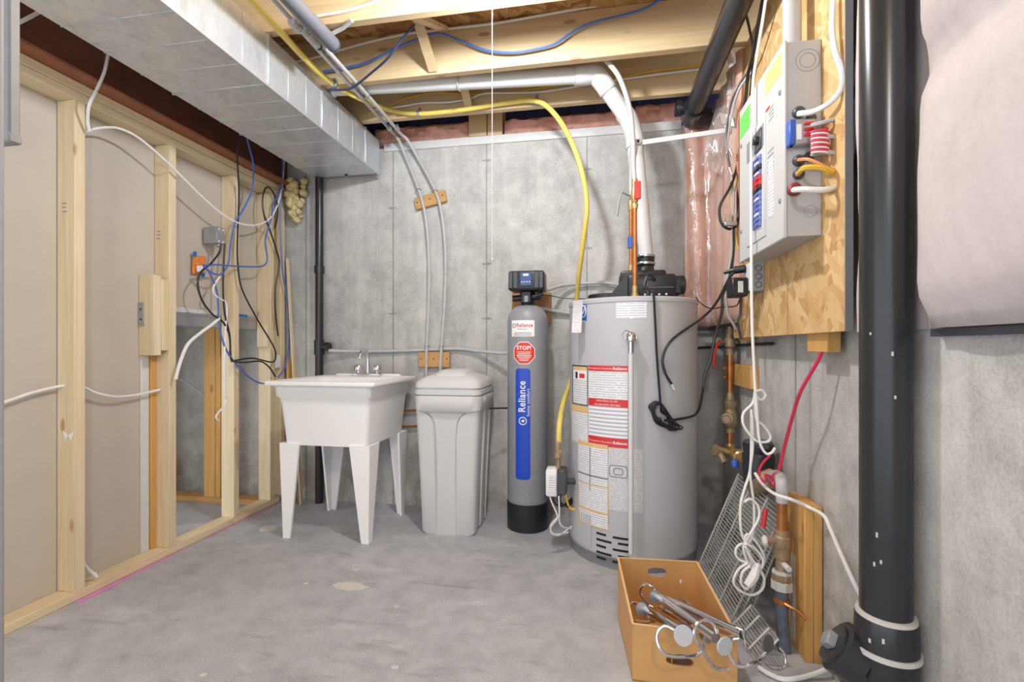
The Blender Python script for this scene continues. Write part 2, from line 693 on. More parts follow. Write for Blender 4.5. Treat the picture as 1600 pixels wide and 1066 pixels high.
M['pipe_blue'] = plain('blue_grey_service_pipe', srgb(96, 104, 120), 0.5, var=0.25, scale=40)
M['paper'] = plain('white_paper', srgb(240, 240, 240), 0.5, var=0.01)
M['print'] = printed('printed_white', srgb(236, 236, 239), srgb(190, 193, 200), 0.0115, 0.38)
M['print_wide'] = printed('ruled_white', srgb(238, 238, 242), srgb(180, 182, 196), 0.019, 0.0)
M['print_clear'] = printed('printed_grey', srgb(212, 212, 214), srgb(186, 186, 190), 0.010, 0.5)
M['red_print'] = plain('red_print', srgb(214, 48, 50), 0.4, var=0.02)
M['stop_red'] = plain('stop_red', srgb(222, 58, 40), 0.4, var=0.02)
M['blue_print'] = plain('blue_print', srgb(12, 68, 190), 0.3, var=0.02)
M['sky_blue_print'] = plain('mid_blue_print', srgb(30, 110, 190), 0.4)
M['orange_print'] = plain('orange_print', srgb(228, 190, 128), 0.45)
M['black_print'] = plain('black_print', srgb(28, 28, 30), 0.4)
M['slot'] = plain('dark_slot', srgb(14, 14, 15), 0.7)
M['green'] = plain('green_sticker', srgb(110, 226, 96), 0.5)
M['yellow'] = plain('yellow_sticker', srgb(236, 230, 132), 0.5)
M['pink'] = insulation_mat('pink_fibreglass', srgb(196, 130, 112), srgb(224, 166, 150), srgb(240, 200, 188))
M['pink_poly'] = insulation_mat('pink_batt_behind_poly', srgb(200, 140, 116), srgb(218, 170, 148), srgb(230, 200, 184), 0.4, 4)
M['pale_poly'] = insulation_mat('pale_batt_behind_poly', srgb(186, 175, 175), srgb(202, 193, 193), srgb(212, 206, 206), 0.1, 2.2, 0.12)
M['poly'] = poly_sheet_mat('clear_poly')
M['navy'] = plain('dark_blue_membrane', srgb(44, 58, 104), 0.22, var=0.4, scale=18, bump=0.6)
M['foam'] = plain('spray_foam', srgb(206, 188, 138), 0.8, var=0.15, scale=30, bump=0.5)
M['magenta'] = plain('pink_marking_paint', srgb(226, 138, 206), 0.7)
M['paint'] = plain('white_paint_spill', srgb(206, 204, 197), 0.7)
M['string'] = plain('white_string', srgb(240, 240, 240), 0.5)
M['orange_bag'] = plain('orange_wrapper', srgb(226, 138, 62), 0.4, var=0.3, scale=60)
M['red_handle'] = plain('red_handle', srgb(212, 52, 46), 0.4)
M['blue_bead'] = plain('blue_plastic', srgb(58, 98, 190), 0.4)
M['foam_grey'] = plain('dark_grey_foam_sleeve', srgb(104, 106, 114), 0.6)
M['breaker_blue'] = plain('pale_blue_breaker', srgb(108, 124, 190), 0.4)
M['dark_red'] = plain('dark_red_bushing', srgb(146, 58, 62), 0.5)
M['jamb'] = plain('grey_jamb_paint', srgb(150, 150, 152), 0.6)
M['screen'] = plain('blue_screen', srgb(58, 86, 138), 0.25)
# ------------------------------------------------------------------ setting
WX, BY, LX = 0.76, 3.04, -2.155          # right wall, back wall, room face of the left studs
JZ = 2.47                                # underside of the joists


def onX(px, X):
    r = ray(px, 543)
    return r.y * X / r.x


def onY(px, Y):
    r = ray(px, 543)
    return r.x * Y / r.y


struct('floor', MB().box((-3.4, -2.6, -0.1), (0.96, 3.24, 0.0)), M['floor'])

wb = struct('wall_back', MB().box((-3.4, BY, -0.1), (0.96, 3.24, 2.43)), M['wall'])
for x in (-2.66, -2.008, -1.356, -0.704, -0.052, 0.6):
    struct('form_seam', MB().beam((x, BY, 0.0), (x, BY, 2.43), 0.005, 0.008), M['seam'], wb)
for x, z in ((-1.36, 2.02), (-0.70, 1.62), (-1.36, 1.30), (-0.70, 1.26), (-0.05, 1.7), (-0.05, 2.2), (-0.7, 2.3)):
    struct('tie_mark', MB().box((x - 0.034, BY - 0.0015, z - 0.004), (x + 0.030, BY + 0.002, z + 0.005), 0.001).box((x - 0.010, BY - 0.003, z - 0.010), (x + 0.012, BY + 0.002, z + 0.009), 0.002), M['seam'], wb)

wr = struct('wall_right', MB().box((WX, -2.6, -0.1), (0.96, BY, 2.43)), M['wall'])
for y in (2.62, 1.98, 1.34, 0.7):
    struct('form_seam', MB().beam((WX, y, 0.0), (WX, y, 1.2), 0.005, 0.008), M['seam'], wr)

wn = struct('wall_far_left', MB().box((-3.45, 1.9, -0.1), (-3.25, BY, 1.3)), M['wall'])
# boxed-in ceiling of the niche behind the studs
struct('trim_1', MB().box((-3.3, 2.10, 1.26), (-2.262, BY, 1.275)), M['drywall'], label='drywall underside of the boxed niche')

# left framed wall -------------------------------------------------
wl = bpy.data.objects.new('wall_left', None)
COL.objects.link(wl)
wl['kind'] = 'structure'
wl['label'] = 'open pine stud wall with bare drywall backs'
ORG[wl] = Vector((0, 0, 0))
struct('drywall_panel', MB().box((-2.258, 0.55, 0.0), (-2.246, 1.641, 2.2)), M['drywall'], wl)
struct('drywall_panel', MB().box((-2.258, 1.645, 0.0), (-2.246, 2.088, 2.2)), M['drywall'], wl)
struct('drywall_panel', MB().box((-2.258, 2.088, 1.275), (-2.246, BY, 2.2)), M['drywall'], wl)
for y0, y1 in ((1.642, 1.686), (2.092, 2.134), (2.536, 2.577), (2.86, 2.90), (2.97, 3.012)):
    struct('stud', MB().box((-2.245, y0, 0.038), (LX, y1, 2.115), 0.003), M['pine_z'], wl)
struct('bottom_plate', MB().box((-2.245, 0.55, 0.0), (LX, 2.955, 0.038), 0.003), M['pine_y'], wl)
struct('top_plate', MB().box((-2.245, 0.55, 2.115), (LX, 3.03, 2.153), 0.003), M['pine_y'], wl)
struct('top_plate', MB().box((-2.245, 0.55, 2.154), (LX + 0.003, 3.03, 2.193), 0.003), M['pine_y'], wl)
struct('block', MB().box((-2.245, 2.006, 1.03), (LX, 2.046, 1.43), 0.002), M['pine_z'], wl, 'short block nailed beside second stud')
struct('block', MB().box((-2.245, 2.047, 1.054), (LX, 2.090, 1.415), 0.002), M['pine_z'], wl)
struct('block', MB().box((-2.245, 2.845, 1.07), (LX - 0.004, 2.858, 2.1), 0.002), M['pine_z'], wl)
pl = MB().box((-2.243, 2.002, 1.175), (-2.212, 2.006, 1.295), 0.001)
hang = struct('metal_plate', pl, M['galv'], wl, 'small galvanised plate on block')
struct('screw', MB().cyl((-2.228, 2.003, 1.26), (-2.228, 1.999, 1.26), 0.004, 8), M['slot'], hang)
struct('screw', MB().cyl((-2.228, 2.003, 1.21), (-2.228, 1.999, 1.21), 0.004, 8), M['slot'], hang)
struct('edge_strip', MB().box((-2.246, 2.012, 0.038), (-2.238, 2.057, 1.06), 0.002), M['white_pvc'], wl, 'white strip below the block')
struct('edge_strip', MB().box((-2.246, 2.060, 0.038), (-2.232, 2.091, 1.06), 0.002), M['amber_z'], wl)
struct('header_channel', MB().box((-2.36, 2.10, 1.19), (-2.247, BY, 1.255), 0.003)
       .box((-2.255, 2.10, 1.250), (-2.240, BY, 1.275), 0.001), M['galv'], wl, 'galvanised header under drywall')
# pale tape with blue print lying on the header
# second framing line along the back of the niche
struct('bottom_plate', MB().box((-3.2, 2.85, 0.0), (-2.25, 2.94, 0.038), 0.003), M['amber_x'], wl, 'darker plate in the niche')
struct('stud', MB().box((-2.665, 2.855, 0.038), (-2.577, 2.895, 1.25), 0.003), M['amber_z'], wl, 'darker stud in the niche')
struct('stud', MB().box((-2.574, 2.855, 0.038), (-2.536, 2.94, 1.25), 0.003), M['amber_z'], wl)
struct('stud', MB().box((-3.06, 2.855, 0.038), (-3.02, 2.94, 1.25), 0.003), M['amber_z'], wl)

# jamb of the opening the picture is taken through
struct('trim_2', MB().box((-1.375, 0.862, 0.0), (-1.338, 0.872, 2.46), 0.003), M['jamb'], label='pale jamb at the left edge')

# ceiling ----------------------------------------------------------
ce = bpy.data.objects.new('ceiling', None)
COL.objects.link(ce)
ce['kind'] = 'structure'
ce['label'] = 'open joist ceiling under strand board'
ORG[ce] = Vector((0, 0, 0))
for y0, y1 in ((-2.6, -0.242), (-0.238, 0.978), (0.982, 2.128), (2.132, 3.24)):
    struct('subfloor_panel', MB().box((-3.4, y0, 2.705), (0.96, y1, 2.722)), M['osb_floor'], ce)
for y in (1.88, 2.32, 2.73):
    struct('joist', MB().box((-3.38, y, JZ), (0.95, y + 0.040, 2.705), 0.003), M['joist'], ce)
struct('rim_board', MB().box((-3.38, 3.20, JZ), (0.95, 3.238, 2.705)), M['osb_floor'], ce)


def bridge(x, ya, za, yb, zb):
    struct('bridging', MB().beam((x, ya, za), (x, yb, zb), 0.045, 0.020, up=(0, 0, 1)), M['joist'], ce)


bridge(-0.815, 2.315, 2.485, 1.925, 2.69)
bridge(-0.755, 1.925, 2.485, 2.315, 2.69)
bridge(-0.735, 2.725, 2.485, 2.365, 2.69)
bridge(-0.675, 2.365, 2.485, 2.725, 2.69)
struct('rim_block', MB().box((-0.826, 3.04, 2.466), (-0.705, 3.19, 2.704), 0.003), M['joist'], ce)
struct('rim_block', MB().box((-0.70, 3.045, 2.466), (-0.60, 3.19, 2.704), 0.003), M['joist'], ce)

# sill gasket along the wall top
struct('trim_3', MB().box((-1.42, BY - 0.012, 2.405), (0.52, BY + 0.002, 2.460), 0.006, seg=2), M['white_pvc'], label='white sill gasket on the back wall')


def lump(x0, x1, y0, y1, z0, z1, amp, seed, nu=36, nv=8):
    """a soft slab with a puffy face turned to -Y"""
    def fn(u, v):
        x = x0 + (x1 - x0) * u
        z = z0 + (z1 - z0) * v
        e = min(1, min(u, 1 - u) * 14) * min(1, v * 4 + 0.15) * min(1, (1 - v) * 4 + 0.15)
        b = noise.noise(Vector((x * 9 + seed, z * 16, seed))) + 0.5 * noise.noise(Vector((x * 26, z * 40, seed)))
        return Vector((x, y0 + 0.04 - 0.04 * e - amp * b * (0.4 + e), z + 0.012 * noise.noise(Vector((x * 14, v * 3, seed)))))
    return MB().grid(nu, nv, fn, thick=(0, y1 - y0, 0))


mem = MB().grid(60, 6, lambda u, v: Vector((-2.0 + 2.86 * u, 3.165 + 0.012 * noise.noise(Vector((u * 40, v * 5, 2))), JZ + 0.22 * v)), thick=(0, 0.02, 0))
solo('membrane', mem, M['navy'], 'dark blue membrane sheet behind pink insulation at the rim', 'sheet')
G = 'pink insulation pieces along the wall top'
solo('insulation_batt', lump(-1.50, -0.835, 3.03, 3.15, 2.455, 2.575, 0.022, 3), M['pink'], 'ragged pink insulation piece between duct end and rim block', 'insulation', G)
solo('insulation_batt', lump(-0.59, 0.235, 3.03, 3.15, 2.462, 2.565, 0.014, 8), M['pink'], 'long pink insulation piece between rim block and white vent pipe', 'insulation', G)
solo('insulation_batt', lump(0.25, 0.52, 3.03, 3.15, 2.462, 2.585, 0.018, 15), M['pink'], 'short pink insulation piece between vent pipe and black drain pipe', 'insulation', G)

# steel beam -------------------------------------------------------
sb = thing('steel_beam', 'dark brown steel beam along the top of the stud wall', 'beam', (-2.165, 1.8, 2.194))
part('web', MB().box((-2.175, 0.55, 2.21), (-2.155, 3.05, 2.455)), M['steel_brown'], sb)
part('lower_flange', MB().box((-2.25, 0.55, 2.194), (-2.08, 3.05, 2.211), 0.003), M['steel_red'], sb, 'reddish lower flange')
part('upper_flange', MB().box((-2.25, 0.55, 2.45), (-2.08, 3.05, 2.468), 0.003), M['steel_brown'], sb)
fo = MB()
for i in range(46):
    h_ = i / 45
    c = Vector((-2.045 + random.uniform(-0.07, 0.045) * (0.4 + h_), 3.0 + random.uniform(-0.03, 0.02), 1.97 + h_ * 0.26 + random.uniform(-0.02, 0.02)))
    bm = bmesh.new()
    bmesh.ops.create_icosphere(bm, subdivisions=2, radius=random.uniform(0.014, 0.034))
    for v in bm.verts:
        v.co *= 1 + 0.5 * noise.noise(v.co * 55 + c * 9)
    bm.verts.index_update()
    fo.add([v.co + c for v in bm.verts], [[v.index for v in f.verts] for f in bm.faces])
    bm.free()
solo('spray_foam', fo, M['foam'], 'lumpy cream spray foam around the end of the steel beam', 'foam', angle=80)

# duct -------------------------------------------------------------
DX0, DX1, DZ0, DZ1 = -1.92, -1.43, 2.24, 2.462
du = thing('air_duct', 'long galvanised rectangular air duct under the joists', 'duct', (-1.67, 1.5, DZ0))
major = [onX(p, DX1) for p in (419, 503, 571)]
ends = [0.45, 0.95] + major + [2.99]
for a, b in zip(ends[:-1], ends[1:]):
    sec = part('duct_section', MB().box((DX0, a + 0.001, DZ0), (DX1, b - 0.001, DZ1), 0.004), M['duct'], du)
    n = max(1, int(round((b - a) / 0.16)))
    for k in range(1, n):
        y = a + (b - a) * k / n
        part('cross_bead', MB().box((DX0 - 0.001, y - 0.002, DZ0 - 0.002), (DX1 + 0.002, y + 0.002, DZ1), 0.001), M['duct'], sec)
for y in ends[1:-1]:
    part('drive_cleat', MB().box((DX0 - 0.003, y - 0.006, DZ0 - 0.004), (DX1 + 0.006, y + 0.006, DZ1 + 0.002), 0.002), M['duct'], du)
part('corner_flange', MB().box((DX1 - 0.004, 0.45, DZ0 - 0.012), (DX1 + 0.003, 2.99, DZ0 + 0.004), 0.001), M['duct'], du)
p = at(541, 273, Z=DZ0)
part('knockout', MB().cyl((p.x, p.y, DZ0 - 0.003), (p.x, p.y, DZ0), 0.012, 14), M['slot'], du, 'small black hole near duct end')

# right wall: insulation, board --------------------------------------
def corner_batt(u, v):
    z = 1.19 + 1.27 * v
    # path: along the back wall then forward along the right wall
    L1, L2 = 0.22, 0.62
    s = u * (L1 + L2)
    bul = 0.020 * noise.noise(Vector((s * 9, z * 1.5, 4))) + 0.030 * abs(math.sin(s * 21 + 0.6 * sin(z * 3))) + 0.012 * noise.noise(Vector((s * 30, z * 7, 1)))
    e = min(1, u * 18 + 0.1) * min(1, v * 16 + 0.2)
    if s < L1:
        return Vector((0.53 + s * 0.75, 2.985 - bul * e - 0.02 * e, z))
    return Vector((0.695 - bul * e - 0.005, 2.965 - (s - L1), z))


cb = thing('insulation_blanket', 'pink insulation blanket behind clear plastic in the back right corner', 'insulation', (0.65, 2.8, 1.19))
part('batt', MB().grid(46, 26, corner_batt, thick=(0.062, 0.052, 0)), M['pink_poly'], cb, angle=80)


def corner_poly(u, v):
    p = corner_batt(0.02 + 0.96 * u, v * 0.99)
    return p + Vector((-0.014 - 0.008 * noise.noise(Vector((u * 9, v * 22, 7))), -0.016, 0))


part('poly_sheet', MB().grid(46, 26, corner_poly), M['poly'], cb, 'clear wrinkled plastic sheet', angle=80)
part('tape_or_shade_strip', MB().box((0.52, 2.93, 1.17), (0.70, 2.945, 1.19)).box((0.655, 2.45, 1.175), (0.675, 2.94, 1.19)), M['black'], cb, 'black strip along blanket bottom')


def front_batt(u, v):
    y = 0.20 + 1.24 * u
    z = 1.112 + 1.35 * v
    tuck = 0.035 * math.exp(-((z - 1.70 - 0.03 * sin(y * 5)) / 0.05) ** 2)
    edge = 0.04 * math.exp(-((z - 1.112) / 0.05) ** 2)
    puff = 0.012 * noise.noise(Vector((y * 3.2, z * 2.4, 9))) + 0.005 * noise.noise(Vector((y * 11, z * 7, 5)))
    x = 0.675 + tuck + edge + puff
    k = 1 / (1 + math.exp(-(y - 1.19) / 0.018))
    x = x * (1 - k) + 0.751 * k
    k2 = 1 / (1 + math.exp(-(y - 1.385) / 0.012))
    x = min(x, 0.751) * (1 - k2) + (0.706 + puff) * k2
    return Vector((min(x, 0.751), y, z))


fb = thing('insulation_blanket', 'pale plastic-faced insulation blanket at the right edge, beside the tall black pipe', 'insulation', (0.72, 0.8, 1.11))
part('batt', MB().grid(60, 40, front_batt, thick=(0.008, 0, 0)), M['pale_poly'], fb, angle=80)
part('tape_or_shade_strip', MB().box((0.735, 0.2, 1.094), (0.757, 1.2, 1.110)), M['dark_grey'], fb, 'dark strip standing in for shade along blanket bottom')  # no tape here: dark strip paints the shadowed gap under the batt

ob = thing('panel_board', 'large strand board backing the electrical panel', 'board', (0.69, 1.98, 1.06))
part('board', MB().box((0.68, 1.45, 1.115), (0.699, 2.52, 2.462), 0.001), M['osb'], ob)
part('board_edge', MB().box((0.6803, 1.4475, 1.116), (0.7005, 1.4505, 2.462)), M['mid_grey'], ob, 'grey end of the board')
part('furring', MB().box((0.70, 1.594, 1.055), (0.738, 1.736, 2.44), 0.002), M['amber_z'], ob, 'wood furring showing under the board')
part('furring', MB().box((0.70, 2.40, 1.10), (0.738, 2.50, 2.44), 0.002), M['amber_z'], ob)
# ------------------------------------------------------------------ laundry tub
def rrect(x0, x1, y0, y1, r, z, seg=4):
    out = []
    for cx, cy, a0 in ((x1 - r, y0 + r, -90), (x1 - r, y1 - r, 0), (x0 + r, y1 - r, 90), (x0 + r, y0 + r, 180)):
        for k in range(seg + 1):
            a = radians(a0 + 90 * k / seg)
            out.append(Vector((cx + r * cos(a), cy + r * sin(a), z)))
    return out


tb = thing('laundry_tub', 'white plastic laundry tub on four tapered legs', 'sink', (-1.475, 2.63, 0))
m = MB()
m.loft([rrect(-1.70, -1.245, 2.42, 2.88, 0.03, 0.53), rrect(-1.715, -1.225, 2.395, 2.89, 0.03, 0.525),
        rrect(-1.735, -1.20, 2.375, 2.90, 0.03, 0.76), rrect(-1.745, -1.195, 2.370, 2.905, 0.03, 0.79),
        rrect(-1.757, -1.185, 2.36, 2.91, 0.03, 0.800), rrect(-1.760, -1.183, 2.358, 2.912, 0.03, 0.845),
        rrect(-1.772, -1.172, 2.348, 2.92, 0.03, 0.858), rrect(-1.80, -1.15, 2.33, 2.935, 0.02, 0.862),
        rrect(-1.803, -1.147, 2.327, 2.938, 0.02, 0.872), rrect(-1.80, -1.15, 2.33, 2.935, 0.02, 0.884),
        rrect(-1.74, -1.21, 2.39, 2.80, 0.04, 0.882), rrect(-1.725, -1.225, 2.405, 2.785, 0.05, 0.865),
        rrect(-1.70, -1.25, 2.44, 2.76, 0.05, 0.56), rrect(-1.60, -1.35, 2.5, 2.70, 0.05, 0.555)], True, True)
part('basin', m, M['tub'], tb, angle=50)
part('rim_strip', MB().box((-1.70, 2.90, 0.884), (-1.25, 2.93, 0.896), 0.003), M['tub'], tb)
for sx, sy in ((-1, -1), (1, -1), (-1, 1), (1, 1)):
    x0 = -1.74 if sx < 0 else -1.20
    y0 = 2.385 if sy < 0 else 2.90
    xb = x0 - sx * 0.012
    yb = y0 - sy * 0.012
    wt, wbm, t = 0.12, 0.042, 0.014
    mm = MB()
    zt = 0.535

    def Lring(x, y, wd, z):
        return [Vector((x, y, z)), Vector((x - sx * wd, y, z)), Vector((x - sx * wd, y - sy * t, z)),
                Vector((x - sx * t, y - sy * t, z)), Vector((x - sx * t, y - sy * wd, z)), Vector((x, y - sy * wd, z))]
    mm.loft([Lring(xb, yb, wbm, 0.0), Lring(xb, yb, wbm + 0.004, 0.02), Lring(x0, y0, wt, zt)])
    lg = part('leg', mm, M['tub'], tb)
em = MB()
for k in (-1, 0, 1):
    em.lathe((-1.47 + k * 0.009, 2.3655, 0.818 - (0.004 if k == 0 else 0)), (0, -1, 0), [(0, 0.005), (0.004, 0.004)], 8)
part('emblem', em, M['mid_grey'], tb, 'tiny moulded emblem on apron')

fc = thing('faucet', 'chrome two handle faucet at the back of the tub', 'faucet', (-1.45, 2.86, 0.882))
part('base', MB().box((-1.54, 2.835, 0.883), (-1.36, 2.885, 0.905), 0.008, seg=2), M['chrome'], fc)
part('spout', MB().tube(spline([(-1.45, 2.86, 0.90), (-1.45, 2.86, 1.0), (-1.45, 2.845, 1.045), (-1.45, 2.80, 1.052), (-1.45, 2.762, 1.03), (-1.45, 2.752, 1.005)], 6), 0.011, 10), M['chrome'], fc)
for x in (-1.515, -1.385):
    kb = part('handle', MB().lathe((x, 2.86, 0.904), (0, 0, 1), [(0, 0.012), (0.012, 0.012), (0.018, 0.028), (0.04, 0.030), (0.052, 0.022), (0.056, 0.006)], 10), M['chrome'], fc)

# drain of the tub -----------------------------------------------------
sx_ = -1.873
st = thing('drain_stack', 'thin black drain pipe on the back wall behind the tub', 'pipe', (sx_, 2.985, 0))
part('pipe', MB().cyl((sx_, 2.985, 0.0), (sx_, 2.985, 2.238), 0.027, 16), M['abs'], st)
for z in (1.02, 0.42, 1.58):
    part('coupling', MB().lathe((sx_, 2.985, z), (0, 0, 1), [(0, 0.028), (0.0, 0.034), (0.05 if z != 1.02 else 0.10, 0.034), (0.05 if z != 1.02 else 0.10, 0.028)], 16), M['abs'], st)
part('cleanout', MB().cyl((sx_, 2.985, 1.07), (sx_ + 0.06, 2.975, 1.075), 0.022, 14).cyl((sx_ + 0.055, 2.975, 1.075), (sx_ + 0.085, 2.972, 1.077), 0.030, 6), M['abs'], st)
part('trap_arm', MB().tube(spline([(sx_, 2.985, 0.44), (-1.70, 2.975, 0.43), (-1.52, 2.93, 0.42), (-1.47, 2.85, 0.34), (-1.46, 2.75, 0.36), (-1.46, 2.68, 0.50), (-1.46, 2.66, 0.54)], 6), 0.024, 10), M['abs'], st)

# ------------------------------------------------------------------ brine tank
def brine_ring(z, x0, x1, y0, y1, r, xa, xb, dep, sdep):
    """rounded rectangle whose front carries a recessed panel from xa to xb and whose right side carries two flutes"""
    out = []
    def arc(cx, cy, a0):
        for k in range(5):
            a = radians(a0 + 90 * k / 4)
            out.append(Vector((cx + r * cos(a), cy + r * sin(a), z)))
    e = 0.006
    for x, d in ((xa - e, 0), (xa, dep * 2.0), (xa + e, dep), ((xa + xb) / 2, dep), (xb - e, dep), (xb, dep * 2.0), (xb + e, 0)):
        out.append(Vector((x, y0 + d, z)))
    arc(x1 - r, y0 + r, -90)
    ym = (y0 + y1) / 2
    for y, d in ((ym - 0.09, 0), (ym - 0.082, sdep), (ym - 0.02, sdep), (ym - 0.012, 0), (ym + 0.05, 0), (ym + 0.058, sdep), (ym + 0.11, sdep), (ym + 0.118, 0)):
        out.append(Vector((x1 - d, y, z)))
    arc(x1 - r, y1 - r, 0)
    arc(x0 + r, y1 - r, 90)
    arc(x0 + r, y0 + r, 180)
    return out


bt = thing('brine_tank', 'light grey plastic brine tank with domed lid between tub and tall tank', 'tank', (-0.82, 2.75, 0))
m = MB()
rings = []
for z, grow, flare, dep in ((0.0, -0.012, 0, 0.0), (0.014, 0.0, 0, 0.004), (0.30, 0.012, 0.002, 0.008), (0.55, 0.024, 0.006, 0.009),
                            (0.64, 0.028, 0.014, 0.009), (0.675, 0.030, 0.030, 0.009), (0.695, 0.031, 0.055, 0.008), (0.705, 0.032, 0.09, 0.002), (0.72, 0.034, 0.09, 0.0)):
    c = -0.835
    rings.append(brine_ring(z, -0.985 - grow, -0.672 + grow, 2.585 - grow * 0.6, 2.92 + grow * 0.6, 0.035, c - 0.055 - flare, c + 0.055 + flare, dep, dep * 1.2))
m.loft(rings)
part('body', m, M['salt'], bt, angle=35)


def lid_ring(z, g, r=0.05):
    return rrect(-1.022 + g, -0.628 - g, 2.545 + g, 2.962 - g, r, z, 5)


part('collar', MB().loft([lid_ring(0.70, 0.02), lid_ring(0.715, 0.004), lid_ring(0.79, 0.0), lid_ring(0.797, 0.006)]), M['salt'], bt, angle=45)
lid = part('lid', MB().loft([lid_ring(0.796, 0.012), lid_ring(0.800, 0.010), lid_ring(0.804, 0.0), lid_ring(0.830, 0.001), lid_ring(0.833, 0.010), lid_ring(0.838, 0.010), lid_ring(0.842, 0.002), lid_ring(0.868, 0.006),
                             lid_ring(0.885, 0.020, 0.06), lid_ring(0.902, 0.05, 0.06), lid_ring(0.914, 0.09, 0.05), lid_ring(0.920, 0.14, 0.04)]), M['salt'], bt, angle=50)
part('lid_hump', MB().loft([rrect(-0.93, -0.72, 2.60, 2.92, 0.05, 0.895, 5), rrect(-0.925, -0.725, 2.605, 2.915, 0.05, 0.912, 5), rrect(-0.90, -0.75, 2.66, 2.88, 0.05, 0.936, 5), rrect(-0.88, -0.77, 2.70, 2.86, 0.04, 0.940, 5)]), M['salt'], lid, angle=60)
part('latch', MB().box((-0.632, 2.66, 0.755), (-0.624, 2.70, 0.785), 0.003), M['salt'], bt)
part('overflow_line', MB().tube([(-0.632, 2.80, 0.70), (-0.56, 2.83, 0.70), (-0.50, 2.84, 0.70)], 0.006, 6), M['black_cable'], bt, 'thin black line to tall tank')


# ------------------------------------------------------------------ wrapping flat print round a cylinder
class Cyl:
    def __init__(self, cx, cy, R):
        self.cx, self.cy, self.R = cx, cy, R

    def hit(self, px, py):
        r = ray(px, py)
        a = r.x ** 2 + r.y ** 2
        b = -2 * (r.x * self.cx + r.y * self.cy)
        c = self.cx ** 2 + self.cy ** 2 - self.R ** 2
        disc = max(b * b - 4 * a * c, 0)
        t = (-b - sqrt(disc)) / (2 * a)
        p = CAM + r * t
        return atan2(p.x - self.cx, -(p.y - self.cy)), p.z

    def P(self, a, z, off=0.0):
        R = self.R + off
        return Vector((self.cx + R * sin(a), self.cy - R * cos(a), z))

    def patch(self, a0, a1, z0, z1, off=0.0008, nu=10, mb=None):
        mb = mb or MB()
        t = 0.0006
        n = nu
        vs = [self.P(a0 + (a1 - a0) * i / n, z, o) for o in (off, off - t - 0.0004) for z in (z0, z1) for i in range(n + 1)]
        k = n + 1
        fs = []
        for i in range(n):
            fs.append((i, i + 1, k + i + 1, k + i))
            fs.append((i, 2 * k + i, 2 * k + i + 1, i + 1))
            fs.append((k + i, k + i + 1, 3 * k + i + 1, 3 * k + i))
        fs += [(0, k, 3 * k, 2 * k), (n, 2 * k + n, 3 * k + n, k + n)]
        return mb.add(vs, fs)

    def rounded(self, a0, a1, z0, z1, r, off=0.001, mb=None):
        mb = mb or MB()
        pts = rrect((a0) * self.R, a1 * self.R, z0, z1, r, 0, 6)
        vs = [self.P(p.x / self.R, p.y, off) for p in pts]
        return mb.add(vs, [tuple(range(len(vs)))])

    def poly(self, pts, off, mb=None):
        mb = mb or MB()
        return mb.add([self.P(s / self.R, z, off) for s, z in pts], [tuple(range(len(pts)))])

    def text(self, body, a, z, size, off=0.002, up=False, bold=0.0, mb=None, sx=1.0):
        mb = mb or MB()
        vs, fs = text_verts(body, size, bold)
        out = []
        for v in vs:
            s, t = (v.x * sx, v.y)
            if up:
                s, t = -v.y, v.x * sx
            out.append(self.P(a + s / self.R, z + t, off))
        return mb.add(out, fs)


# ------------------------------------------------------------------ tall grey softener tank
SCY = Cyl(-0.398, 2.81, 0.121)
sf = thing('softener_tank', 'tall slim grey water softener tank with black control head', 'tank', (SCY.cx, SCY.cy, 0))
prof = [(0.16, 0.119), (0.165, 0.121), (1.22, 0.121)]
for k in range(1, 9):
    a = k / 8 * pi / 2
    prof.append((1.22 + 0.10 * sin(a), 0.04 + 0.081 * cos(a)))
part('tank_shell', MB().lathe((SCY.cx, SCY.cy, 0), (0, 0, 1), prof, 48), M['resin'], sf)
wm = MB()
for k in range(44):
    z = 0.18 + k * 0.024
    wm.lathe((SCY.cx, SCY.cy, z), (0, 0, 1), [(0, 0.1207), (0.003, 0.1213), (0.006, 0.1207)], 48)
ws = part('winding', wm, M['resin'], sf)
part('foot', MB().lathe((SCY.cx, SCY.cy, 0), (0, 0, 1), [(0, 0.118), (0.004, 0.123), (0.158, 0.124), (0.160, 0.121)], 48), M['black'], sf)
hd = part('valve_body', MB().lathe((SCY.cx, SCY.cy, 1.30), (0, 0, 1), [(0, 0.055), (0.02, 0.055), (0.022, 0.042), (0.05, 0.042), (0.055, 0.05), (0.075, 0.05), (0.10, 0.046)], 20)
          .cyl((SCY.cx - 0.085, SCY.cy - 0.03, 1.36), (SCY.cx + 0.085, SCY.cy - 0.03, 1.37), 0.019, 12)
          .cyl((SCY.cx + 0.04, SCY.cy - 0.06, 1.365), (SCY.cx + 0.10, SCY.cy - 0.06, 1.385), 0.014, 10)
          .box((SCY.cx - 0.03, SCY.cy - 0.07, 1.33), (SCY.cx + 0.03, SCY.cy, 1.40), 0.006), M['black'], sf)
part('tag', MB().box((SCY.cx - 0.010, SCY.cy - 0.0735, 1.335), (SCY.cx + 0.012, SCY.cy - 0.0705, 1.372), 0.001), M['mid_grey'], hd)
hx, hy = SCY.cx + 0.004, SCY.cy - 0.03
head = part('control_head', MB().box((hx - 0.105, hy - 0.075, 1.40), (hx + 0.105, hy + 0.075, 1.515), 0.014, seg=3), M['black'], sf)
for x0, x1 in ((-0.100, -0.078), (-0.074, -0.048), (0.048, 0.074), (0.078, 0.100)):
    part('side_panel', MB().box((hx + x0, hy - 0.079, 1.412), (hx + x1, hy - 0.07, 1.508), 0.003), M['dark_grey'], head)
part('display', MB().box((hx - 0.034, hy - 0.079, 1.425), (hx + 0.034, hy - 0.07, 1.505), 0.003), M['screen'], head, 'blue display with buttons')
dsp = MB().box((hx - 0.016, hy - 0.0805, 1.482), (hx + 0.016, hy - 0.0785, 1.495), 0.001)
